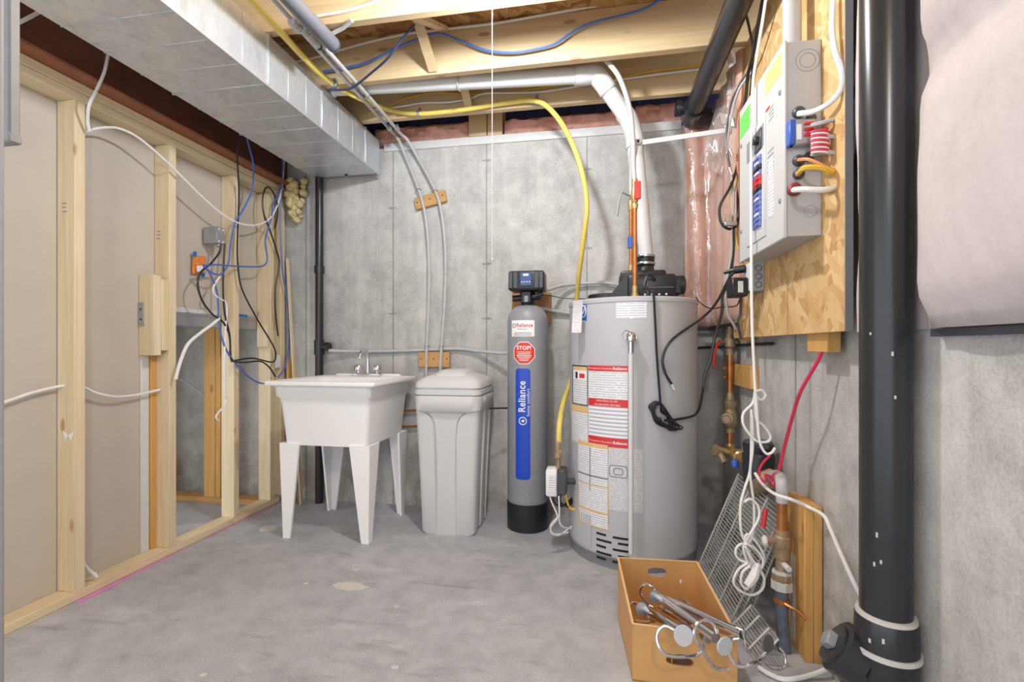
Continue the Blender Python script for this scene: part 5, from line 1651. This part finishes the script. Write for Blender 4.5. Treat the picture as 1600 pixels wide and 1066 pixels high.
G = 'wire shelves leaning by the water service'
wire_shelf('front silver wire shelf of the leaning stack', (0.502, 2.45, 0.006), (0.520, 1.96, 0.006), (0.150, -0.11, 0.475), 32, G)
wire_shelf('middle silver wire shelf of the leaning stack', (0.532, 2.47, 0.006), (0.552, 1.97, 0.006), (0.130, -0.10, 0.45), 31, G)
wire_shelf('rear silver wire shelf of the leaning stack, nearest the wall', (0.566, 2.47, 0.006), (0.588, 1.98, 0.006), (0.105, -0.09, 0.41), 28, G)
wire_shelf('short silver wire shelf between the cardboard box and the blue grey pipe', (0.515, 1.93, 0.006), (0.535, 1.72, 0.006), (0.070, 0.0, 0.085), 10, G)
part_red = solo('red_marker', MB().tube([D(1196, 796, 1.76), D(1194, 812, 1.755), D(1192, 824, 1.755)], 0.009, 8), M['red_handle'], 'small red plastic piece caught in the wire shelves', 'marker')

# ------------------------------------------------------------------ cardboard box
bx = thing('cardboard_box', 'open cardboard box with cut-down front holding chrome rods', 'box', (0.27, 1.72, 0))
BLk, BRk = Vector((0.088, 1.90, 0)), Vector((0.385, 1.915, 0))
FL, FR = Vector((0.118, 1.56, 0)), Vector((0.428, 1.545, 0))
zb, zf = 0.246, 0.186
T = 0.005


def holed(p00, p10, p11, p01, n, c, ru, rv):
    """a quad sheet with a rounded slot; c, ru, rv in the quad's own 0..1 coordinates"""
    def P(u, v):
        return (p00 * (1 - u) + p10 * u) * (1 - v) + (p01 * (1 - u) + p11 * u) * v
    N = 32
    inner, outer = [], []
    for k in range(N):
        a = 2 * pi * (k + 0.5) / N
        ca, sa = cos(a), sin(a)
        iu = c[0] + ru * (abs(ca) ** 0.6) * (1 if ca > 0 else -1)
        iv = c[1] + rv * (abs(sa) ** 0.9) * (1 if sa > 0 else -1)
        m_ = max(abs(ca), abs(sa))
        ou, ov = 0.5 + 0.5 * ca / m_, 0.5 + 0.5 * sa / m_
        inner.append((iu, iv))
        outer.append((ou, ov))
    for i, cu in enumerate(((0, 0), (1, 0), (1, 1), (0, 1))):
        j = min(range(N), key=lambda k: (outer[k][0] - cu[0]) ** 2 + (outer[k][1] - cu[1]) ** 2)
        outer[j] = cu
    mb = MB()
    off = Vector(n) * T
    vs = [P(*u) for u in inner] + [P(*u) for u in outer]
    vs += [p + off for p in vs]
    fs = []
    for k in range(N):
        k2 = (k + 1) % N
        fs += [(k, N + k, N + k2, k2), (2 * N + k, 2 * N + k2, 3 * N + k2, 3 * N + k), (k, k2, 2 * N + k2, 2 * N + k), (N + k, 3 * N + k, 3 * N + k2, N + k2)]
    return mb.add(vs, fs)


up = Vector((0, 0, 1))
part('back_panel', holed(BLk, BRk, BRk + up * zb, BLk + up * zb, (0, 1, 0), (0.50, 0.80), 0.12, 0.07), M['card'], bx)
part('front_panel', holed(FL, FR, FR + up * zf, FL + up * zf, (0, 1, 0), (0.46, 0.46), 0.135, 0.075), M['card'], bx)
part('left_panel', MB().prism([BLk, BLk + up * zb, FL + up * zf, FL], (T, 0, 0)), M['card'], bx)
part('right_panel', MB().prism([BRk, BRk + up * zb, FR + up * zf, FR], (-T, 0, 0)), M['card'], bx)
part('bottom', MB().prism([BLk + up * 0.003, BRk + up * 0.003, FR + up * 0.003, FL + up * 0.003], (0, 0, 0.005)), M['card'], bx)
em = MB()
for a, b in ((BLk + up * zb, BRk + up * zb), (BRk + up * zb, FR + up * zf), (FL + up * zf, FR + up * zf), (BLk + up * zb, FL + up * zf)):
    em.beam(a, b, 0.0065, 0.0025)
part('cut_edge', em, M['card_edge'], bx)
part('paper_fleck', MB().box((0.318, 1.897, 0.165), (0.326, 1.899, 0.180), 0.001), M['paper'], bx)

# chrome rods lying in the box
def rod(lab, rear, front, disc_px, loop, rear_loop, r, disc_mat, disc_r, dr=1.66, df=1.39, rear_disc=None):
    a, b = at(*rear, D=dr), at(*front, D=df)
    t = thing('chrome_rod', lab, 'rod', (a + b) / 2, 'chrome hooked rods in the cardboard box')
    part('tube', MB().tube([a, b], r, 14), M['chrome'], t)
    d = (b - a).normalized()
    c = at(*disc_px, D=df - 0.02)
    part('end_disc', MB().lathe(c + d * 0.0, d, [(0, disc_r * 0.7), (0.001, disc_r), (0.005, disc_r), (0.006, disc_r * 0.96)], 24), M[disc_mat], t)
    if loop:
        part('hook', MB().tube(spline([at(x, y, D=df - 0.015 + 0.012 * sin(i)) for i, (x, y) in enumerate(loop)], 5), 0.0054, 8), M['chrome'], t)
    if rear_loop:
        part('rear_hook', MB().tube(spline([at(x, y, D=dr - 0.005 + 0.01 * sin(i * 1.3)) for i, (x, y) in enumerate(rear_loop)], 5), 0.0048, 8), M['chrome'], t)
    if rear_disc:
        c = at(*rear_disc, D=dr - 0.02)
        part('rear_disc', MB().lathe(c, d, [(0, 0.018), (0.001, 0.022), (0.005, 0.022)], 20), M['galv'], t)
    return t


rod('leftmost chrome rod with a pale grey end disc over the box front', (1007, 951), (1062, 986), (1067, 993),
    [(1053, 984), (1038, 978), (1028, 988), (1027, 1002), (1034, 1017), (1046, 1025), (1070, 1026), (1088, 1024), (1097, 1015), (1099, 1006)],
    [(984, 946), (989, 942), (997, 944), (1003, 953), (1014, 966), (1022, 972)], 0.0135, 'disc', 0.028, rear_disc=(1002, 952))
rod('middle chrome rod with a wide rear loop and pale end disc', (1026, 931), (1118, 997), (1131, 1009),
    [(1121, 990), (1114, 975), (1100, 969), (1088, 977), (1085, 990), (1090, 1004), (1101, 1022), (1112, 1038), (1120, 1045), (1140, 1046)],
    [(1021, 949), (1012, 944), (1002, 930), (1002, 918), (1009, 913), (1020, 917), (1026, 928), (1030, 944)], 0.0155, 'disc', 0.026, rear_disc=(1022, 932))
rod('right chrome rod reaching over the box side with a dark end disc', (1043, 938), (1160, 991), (1198, 1005),
    [(1155, 997), (1143, 1000), (1139, 1012), (1143, 1030), (1153, 1041), (1168, 1041), (1184, 1033), (1196, 1026)],
    [(1055, 938), (1066, 936), (1076, 944), (1082, 954)], 0.0135, 'disc_dark', 0.024)
rod('lower chrome rod half hidden beneath the middle one', (1018, 965), (1098, 993), (1104, 998),
    None, [(991, 972), (1004, 974), (1018, 972), (1022, 972)], 0.012, 'galv', 0.013, dr=1.70, df=1.44)
rod('short chrome rod buried between the two thickest rods', (1038, 955), (1085, 981), (1088, 985),
    None, [(1030, 950), (1040, 948), (1050, 956), (1056, 964)], 0.010, 'galv', 0.011, dr=1.68, df=1.50)
cable('bent_wire', [at(1150, 980, D=1.40), at(1161, 986, D=1.39), at(1164, 998, D=1.39), at(1166, 1012, D=1.39), at(1183, 1028, D=1.42), at(1200, 1043, D=1.45), at(1216, 1048, D=1.46), at(1227, 1040, D=1.47), at(1226, 1022, D=1.48), at(1218, 1012, D=1.49)],
      0.0035, M['chrome'], 'bent chrome wire hook hanging off the right side of the box', 'hook', n=8)
cable('bent_wire', [at(1101, 1021, D=1.37), at(1108, 1032, D=1.375), at(1116, 1044, D=1.38), at(1138, 1046, D=1.38)], 0.004, M['chrome'], 'short bent chrome wire across the box front', 'hook', n=8)
# things seen through the hand slot
solo('brass_screw_hook', MB().cyl((0.235, 1.60, 0.010), (0.235, 1.60, 0.10), 0.007, 10).lathe((0.235, 1.60, 0.09), (0, 0, 1), [(0, 0.006), (0.006, 0.012), (0.014, 0.008)], 10), M['brass'], 'brass hook end glimpsed through the hand slot of the box', 'hook')
solo('chrome_bracket', MB().beam((0.26, 1.60, 0.010), (0.30, 1.62, 0.11), 0.05, 0.006, up=(0, 1, 0)), M['galv'], 'metal bracket glimpsed through the hand slot of the box', 'bracket')

# ------------------------------------------------------------------ pull string
p = at(769, 405, D=1.7385)
ps = thing('pull_string', 'white pull string hanging from the ceiling before the back wall', 'string', (p.x, p.y, p.z))
part('string', MB().cyl((p.x, p.y, p.z), (p.x, p.y, 2.704), 0.0016, 6), M['string'], ps)
part('string_knot', MB().lathe((p.x, p.y, p.z - 0.006), (0, 0, 1), [(0, 0.001), (0.003, 0.0035), (0.008, 0.0035), (0.011, 0.001)], 8), M['string'], ps)

# ------------------------------------------------------------------ cables on the ceiling
G = 'cables strung across the joists'
J1, J2, J3 = 1.868, 2.308, 2.718
cable('ceiling_cable', [q(470, 40, J1 + 0.0), q(490, 27, J1), q(530, 19, J1), q(565, 10, J1), q(600, -4, J1)], 0.006, M['white_cable'], 'white cable sagging across the nearest joist face', 'cable', G)
cable('ceiling_cable', [q(455, 98, J2), q(500, 88, J2), q(560, 70, J2), q(630, 54, J2), q(700, 45, J2), q(770, 37, J2), q(840, 25, J2), q(920, 11, J2), q(1000, -4, J2), q(1060, -16, J2)], 0.006, M['white_cable'], 'long white cable strung high across the second joist', 'cable', G)
cable('ceiling_cable', [q(505, 112, J2 - 0.02), q(535, 107, J2 - 0.02), q(575, 97, J2 - 0.02), q(612, 78, J2 - 0.02), q(650, 62, J2 - 0.03), q(675, 54, J2 - 0.035), q(695, 54, J2 - 0.03), q(725, 66, J2 - 0.02), q(760, 79, J2 - 0.02), q(800, 82, J2 - 0.02), q(840, 76, J2 - 0.02), q(868, 68, J2 - 0.02), q(895, 50, J2 - 0.02), q(925, 36, J2 - 0.02), q(980, 22, J2 - 0.02), q(1010, 12, J2 - 0.02), q(1040, -6, J2 - 0.02)], 0.006, M['blue_cable'], 'blue cable looping in front of the second joist', 'cable', G)
cable('ceiling_cable', [at(515, 140, Z=2.425), at(540, 140, Z=2.422), at(555, 134, Z=2.42), at(580, 114, Z=2.43), q(605, 92, 2.12), q(625, 65, 2.08), q(648, 38, 2.06)], 0.006, M['navy_cable'], 'dark blue cable rising from the duct edge to the bridging', 'cable', G)
cable('ceiling_cable', [q(575, 178, J3), q(610, 165, J3), q(640, 152, J3), q(680, 145, J3), q(720, 147, J3), q(770, 146, J3), q(830, 140, J3), q(900, 128, J3), q(960, 122, J3), q(1030, 110, J3), q(1095, 103, J3)], 0.0055, M['yellow_cable'], 'thin yellow cable along the third joist', 'cable', G)
cable('ceiling_cable', [q(580, 172, J3 - 0.01), q(630, 166, J3 - 0.01), q(660, 161, J3 - 0.01), q(700, 160, J3 - 0.01), q(735, 154, J3 - 0.01), q(760, 146, J3 - 0.01), q(840, 144, J3 - 0.01), q(920, 132, J3 - 0.01), q(1000, 120, J3 - 0.01), q(1095, 108, J3 - 0.01)], 0.0055, M['white_cable'], 'thin white cable along the third joist', 'cable', G)

# ------------------------------------------------------------------ cables on the left wall
XL = -2.115
x_ = lambda x, y, X=XL: at(x, y, X=X)
c7 = lambda x, y, X=XL: at(x / 2.422 + 200, y / 2.422 + 180, X=X)
cable('wall_cable', [x_(20, 40, -2.05), x_(48, 26, -2.05), x_(72, 12, -2.05), x_(95, -4, -2.05)], 0.007, M['white_cable'], 'pale cable across the beam at the upper left corner', 'cable')
cable('wall_cable', [x_(176, 60, -2.06), x_(171, 74, -2.06), x_(163, 112, -2.06), x_(150, 142, -2.07), x_(139, 165, -2.09), x_(137, 190, -2.12), x_(140, 205, -2.13)], 0.006, M['white_cable'], 'pale cable dropping over the beam flange to the nearest stud', 'cable')
cable('wall_cable', [x_(137, 206, -2.15), x_(150, 201), x_(170, 199), x_(190, 202), x_(220, 218), x_(265, 257), x_(310, 302), x_(345, 333), x_(371, 348), x_(398, 352), x_(420, 343), x_(433, 322), x_(440, 295), x_(444, 255), x_(445, 240)], 0.0055, M['white_cable'], 'white cable swagged across the studs under the beam', 'cable')
cable('wall_cable', [x_(-40, 638, -2.20), x_(5, 629, -2.21), x_(50, 614, -2.215), x_(92, 604, -2.215), x_(112, 603, -2.2), x_(132, 606, -2.2), x_(150, 614, -2.2), x_(180, 620, -2.2), x_(215, 617, -2.205), x_(250, 609, -2.2)], 0.0065, M['white_cable'], 'white cable threaded through the studs at knee height', 'cable')
G = 'white offcuts by the bottom plate'
cable('cable_offcut', [x_(128, 870, -2.19), x_(133, 884, -2.185), x_(143, 894, -2.18), x_(152, 902, -2.17)], 0.006, M['white_cable'], 'first white cable end curling onto the bottom plate', 'cable', G)
cable('cable_offcut', [x_(129, 878, -2.20), x_(137, 892, -2.19), x_(150, 897, -2.18)], 0.006, M['white_cable'], 'second white cable end curling onto the bottom plate', 'cable', G)
G = 'black and blue cables hanging over the studs near the tub'
K, B_, W_ = M['black_cable'], M['blue_cable'], M['white_cable']
cable('hanging_cable', [c7(440, 60, -2.0), c7(425, 80, -2.03), c7(414, 150, -2.06), c7(420, 300), c7(414, 470), c7(416, 570), c7(432, 660), c7(488, 770), c7(548, 870), c7(559, 910), c7(545, 935), c7(470, 920), c7(390, 932)], 0.0052, K, 'black cable falling from the duct edge in one long sweep to the tub', 'cable', G)
cable('hanging_cable', [c7(445, 68, -2.0), c7(458, 120, -2.03), c7(474, 190, -2.06), c7(470, 280), c7(440, 350), c7(405, 410), c7(388, 490), c7(380, 560), c7(355, 600), c7(325, 600), c7(285, 572)], 0.0052, B_, 'blue cable falling from the duct edge to the orange packet', 'cable', G)
cable('hanging_cable', [c7(285, 565), c7(310, 600), c7(335, 660), c7(342, 720), c7(345, 800), c7(378, 900), c7(450, 985), c7(500, 1014), c7(535, 1014)], 0.0052, B_, 'blue cable from the orange packet down to the tub corner', 'cable', G)
cable('hanging_cable', [c7(290, 570), c7(330, 566), c7(400, 571), c7(470, 574), c7(512, 570), c7(527, 545), c7(519, 480), c7(530, 430), c7(542, 390), c7(547, 340)], 0.0052, B_, 'blue cable running level between two studs then up', 'cable', G)
cable('hanging_cable', [c7(586, 180), c7(582, 260), c7(578, 330), c7(578, 460), c7(586, 600), c7(604, 700), c7(611, 800), c7(608, 900), c7(590, 960), c7(568, 992)], 0.0052, B_, 'blue cable down the last stud to the tub rim', 'cable', G)
cable('hanging_cable', [c7(352, 486), c7(345, 520), c7(315, 560), c7(275, 595), c7(264, 640), c7(280, 700), c7(318, 752), c7(358, 782), c7(380, 820), c7(387, 870), c7(385, 905)], 0.0052, K, 'black cable bowing left out of the grey junction box', 'cable', G)
cable('hanging_cable', [c7(366, 486), c7(362, 560), c7(360, 660), c7(366, 750), c7(384, 830), c7(388, 900), c7(395, 930), c7(440, 936), c7(500, 932), c7(535, 955), c7(558, 990)], 0.0052, K, 'black cable straight down from the grey junction box to the tub', 'cable', G)
cable('hanging_cable', [c7(520, 400), c7(510, 350), c7(512, 300), c7(526, 272), c7(548, 290), c7(565, 340), c7(564, 390), c7(555, 430)], 0.0052, K, 'small black loop hung over the fourth stud', 'cable', G)
cable('hanging_cable', [c7(518, 385), c7(535, 430), c7(558, 500), c7(573, 560), c7(560, 640), c7(556, 700), c7(560, 770), c7(568, 836)], 0.0052, K, 'black cable with a cut end beside the fourth stud', 'cable', G)
cable('hanging_cable', [c7(584, 160, -2.06), c7(586, 210), c7(575, 280), c7(552, 330), c7(545, 350)], 0.0052, B_, 'short blue cable bending off the beam end', 'cable', G)
cable('white_conduit', [c7(180, 1000), c7(196, 940), c7(225, 870), c7(270, 828), c7(315, 795), c7(345, 770)], 0.0085, W_, 'thick white cable sloping across the niche opening', 'cable', n=8)
cable('loose_cable', [c7(348, 612), c7(328, 640), c7(322, 668), c7(340, 690), c7(368, 708), c7(374, 740), c7(368, 830), c7(364, 950), c7(366, 1060), x_(353, 620), x_(352, 632), x_(338, 650), x_(342, 658)], 0.0052, W_, 'white cord hanging down the third stud below the packet', 'cable', n=7)
cable('niche_cable', [at(275, 590, Y=2.84), at(290, 597, Y=2.84), at(306, 608, Y=2.84), at(316, 616, Y=2.84)], 0.007, M['grey_cable'], 'thin grey cord in the niche behind the studs', 'cable')
jb = thing('junction_box', 'small grey metal junction box on the third stud', 'box', c7(346, 458, -2.18))
c = c7(342, 460, -2.17)
part('box', MB().box((c.x - 0.06, c.y - 0.045, c.z - 0.048), (c.x + 0.03, c.y + 0.002, c.z + 0.048), 0.003), M['galv'], jb)
part('cover', MB().box((c.x + 0.03, c.y - 0.047, c.z - 0.05), (c.x + 0.034, c.y + 0.006, c.z + 0.05), 0.001), M['mid_grey'], jb)
scr = MB()
for dy, dz in ((-0.035, 0.035), (-0.005, -0.035), (-0.035, -0.035), (-0.005, 0.035)):
    scr.cyl((c.x + 0.034, c.y + dy, c.z + dz), (c.x + 0.037, c.y + dy, c.z + dz), 0.005, 8)
part('screws', scr, M['paper'], jb)
part('clamp', MB().box((c.x + 0.0, c.y - 0.03, c.z - 0.065), (c.x + 0.03, c.y - 0.006, c.z - 0.047), 0.003), M['galv'], jb)
ob_ = thing('wrapper_packet', 'torn orange packet with blue print stuck on the drywall', 'packet', c7(267, 600, -2.23))
part('wrapper', MB().grid(6, 6, lambda u, v: c7(243 + 48 * u + 4 * v, 600 - 66 * v, -2.225 + 0.012 * noise.noise(Vector((u * 6, v * 6, 3)))), thick=(-0.003, 0, 0)), M['orange_bag'], ob_)
part('paper_label', MB().grid(2, 2, lambda u, v: c7(260 + 28 * u, 592 - 22 * v, -2.209)), M['paper'], ob_)
part('blue_print', MB().grid(2, 2, lambda u, v: c7(246 + 14 * u, 534 - 18 * v, -2.218)).grid(2, 2, lambda u, v: c7(277 + 14 * u, 614 - 16 * v, -2.212)), M['sky_blue_print'], ob_)
G = 'tape strips lying on the galvanised header'
solo('tape_strip', MB().grid(16, 2, lambda u, v: Vector((-2.236 - 0.004 * v, 2.14 + 0.38 * u, 1.262 + 0.024 * v + 0.008 * abs(noise.noise(Vector((u * 14, v * 3, 1)))))), thick=(0, 0, 0.002)), M['print_clear'], 'crumpled printed tape on the header between second and third stud', 'tape', G)
solo('tape_strip', MB().grid(8, 2, lambda u, v: Vector((-2.236 - 0.004 * v, 2.62 + 0.13 * u, 1.268 + 0.012 * v + 0.004 * abs(noise.noise(Vector((u * 9, v * 3, 5)))))), thick=(0, 0, 0.002)), M['sky_blue_print'], 'blue tape scrap on the header right of the third stud', 'tape', G)
solo('wood_strip', MB().beam(q(449, 404, 3.015), at(471, 789, Z=0.003), 0.028, 0.008, up=(1, 0, 0), bevel=0.001), M['pine_z'], 'thin wood strip leaning on the back wall beside the last stud', 'strip')
solo('wood_strip', MB().beam(q(452, 560, 3.01), at(459, 786, Z=0.003), 0.055, 0.012, up=(1, 0, 0), bevel=0.001), M['amber_z'], 'wider brown wood strip leaning low behind the tub leg', 'strip')
pn = MB().box((-2.153, 2.905, 0.93), (-2.147, 2.955, 1.02), 0.001)
solo('white_plate', pn, M['white_plastic'], 'small white plate low on the last stud beside the tub', 'plate')

# white board close to the camera at the upper left
hb = thing('hanging_board', 'blurred white board hanging at the upper left edge', 'board', (-1.45, 1.0, 1.58))
part('board', MB().box((-1.47, 0.93, 1.585), (-1.415, 0.955, 2.70), 0.004), M['jamb'], hb)
part('board_end', MB().box((-1.472, 0.928, 1.575), (-1.413, 0.957, 1.60), 0.004), M['jamb'], hb)

# ------------------------------------------------------------------ marks on the floor
def blotch(name, c, rx, ry, mat, lab, seed, cat='mark'):
    pts = []
    for k in range(28):
        a = 2 * pi * k / 28
        r = 1 + 0.35 * noise.noise(Vector((cos(a) * 1.7 + seed, sin(a) * 1.7, seed)))
        pts.append((c.x + rx * r * cos(a), c.y + ry * r * sin(a), 0.0002))
    solo(name, MB().prism(pts, (0, 0, 0.0009)), mat, lab, cat)


blotch('paint_spill', at(546, 916, Z=0), 0.085, 0.035, M['paint'], 'pale dried paint spill in the middle of the concrete floor', 2)
blotch('paint_spill', at(478, 912, Z=0), 0.012, 0.008, M['paint'], 'small pale fleck left of the larger floor spill', 5)
blotch('paint_spill', at(420, 826, Z=0), 0.05, 0.05, M['paint'], 'pale smear on the floor before the left tub leg', 9)
for i_, (px_, py_, r_, nm_) in enumerate(((620, 948, 0.012, 'pale fleck right of the larger floor spill'), (617, 1043, 0.014, 'pale fleck on the floor near the bottom of the picture'), (318, 1055, 0.012, 'pale fleck low in the left of the floor'), (555, 890, 0.020, 'faint pale mark just behind the larger floor spill'))):
    blotch('paint_spill', at(px_, py_, Z=0), r_, r_ * 0.7, M['paint'], nm_, 11 + i_)
ch = MB().grid(14, 1, lambda u, v: Vector((-2.150 + 0.030 * v * (1 - 0.7 * u) + 0.004 * noise.noise(Vector((u * 20, v, 4))), 1.64 + 0.56 * u, 0.0006)), thick=(0, 0, 0.0006))
solo('chalk_line', ch, M['magenta'], 'broad pink marking paint along the nearer bottom plate', 'mark')
ch = MB().grid(10, 1, lambda u, v: Vector((-2.148 + 0.012 * v, 2.30 + 0.62 * u, 0.0006)), thick=(0, 0, 0.0006))
solo('chalk_line', ch, M['magenta'], 'thin pink marking line along the plate near the tub', 'mark')
# plaster dabs on the nearest stud
dm_ = MB()
for s in (-1, 1):
    dm_.prism([(-2.185 + s * 0.001, 1.6415, 0.70), (-2.185 + s * 0.028, 1.6415, 0.717), (-2.185 + s * 0.022, 1.6415, 0.697), (-2.185 + s * 0.012, 1.6415, 0.678)], (0, -0.0015, 0))
solo('plaster_dab', dm_, M['paper'], 'white plaster dab on the side of the nearest stud', 'mark')
# stamped grade marks on the studs
gm = MB()
for (px, py, Y) in ((100, 318, 1.6418), (100, 324, 1.6418), (101, 331, 1.6418), (247, 362, 2.0918), (248, 367, 2.0918), (247, 373, 2.0918)):
    p = at(px, py, Y=Y)
    gm.box((p.x - 0.010, p.y - 0.0012, p.z - 0.002), (p.x + 0.012, p.y - 0.0002, p.z + 0.0025))
struct('grade_stamp', gm, M['mid_grey'], wl)
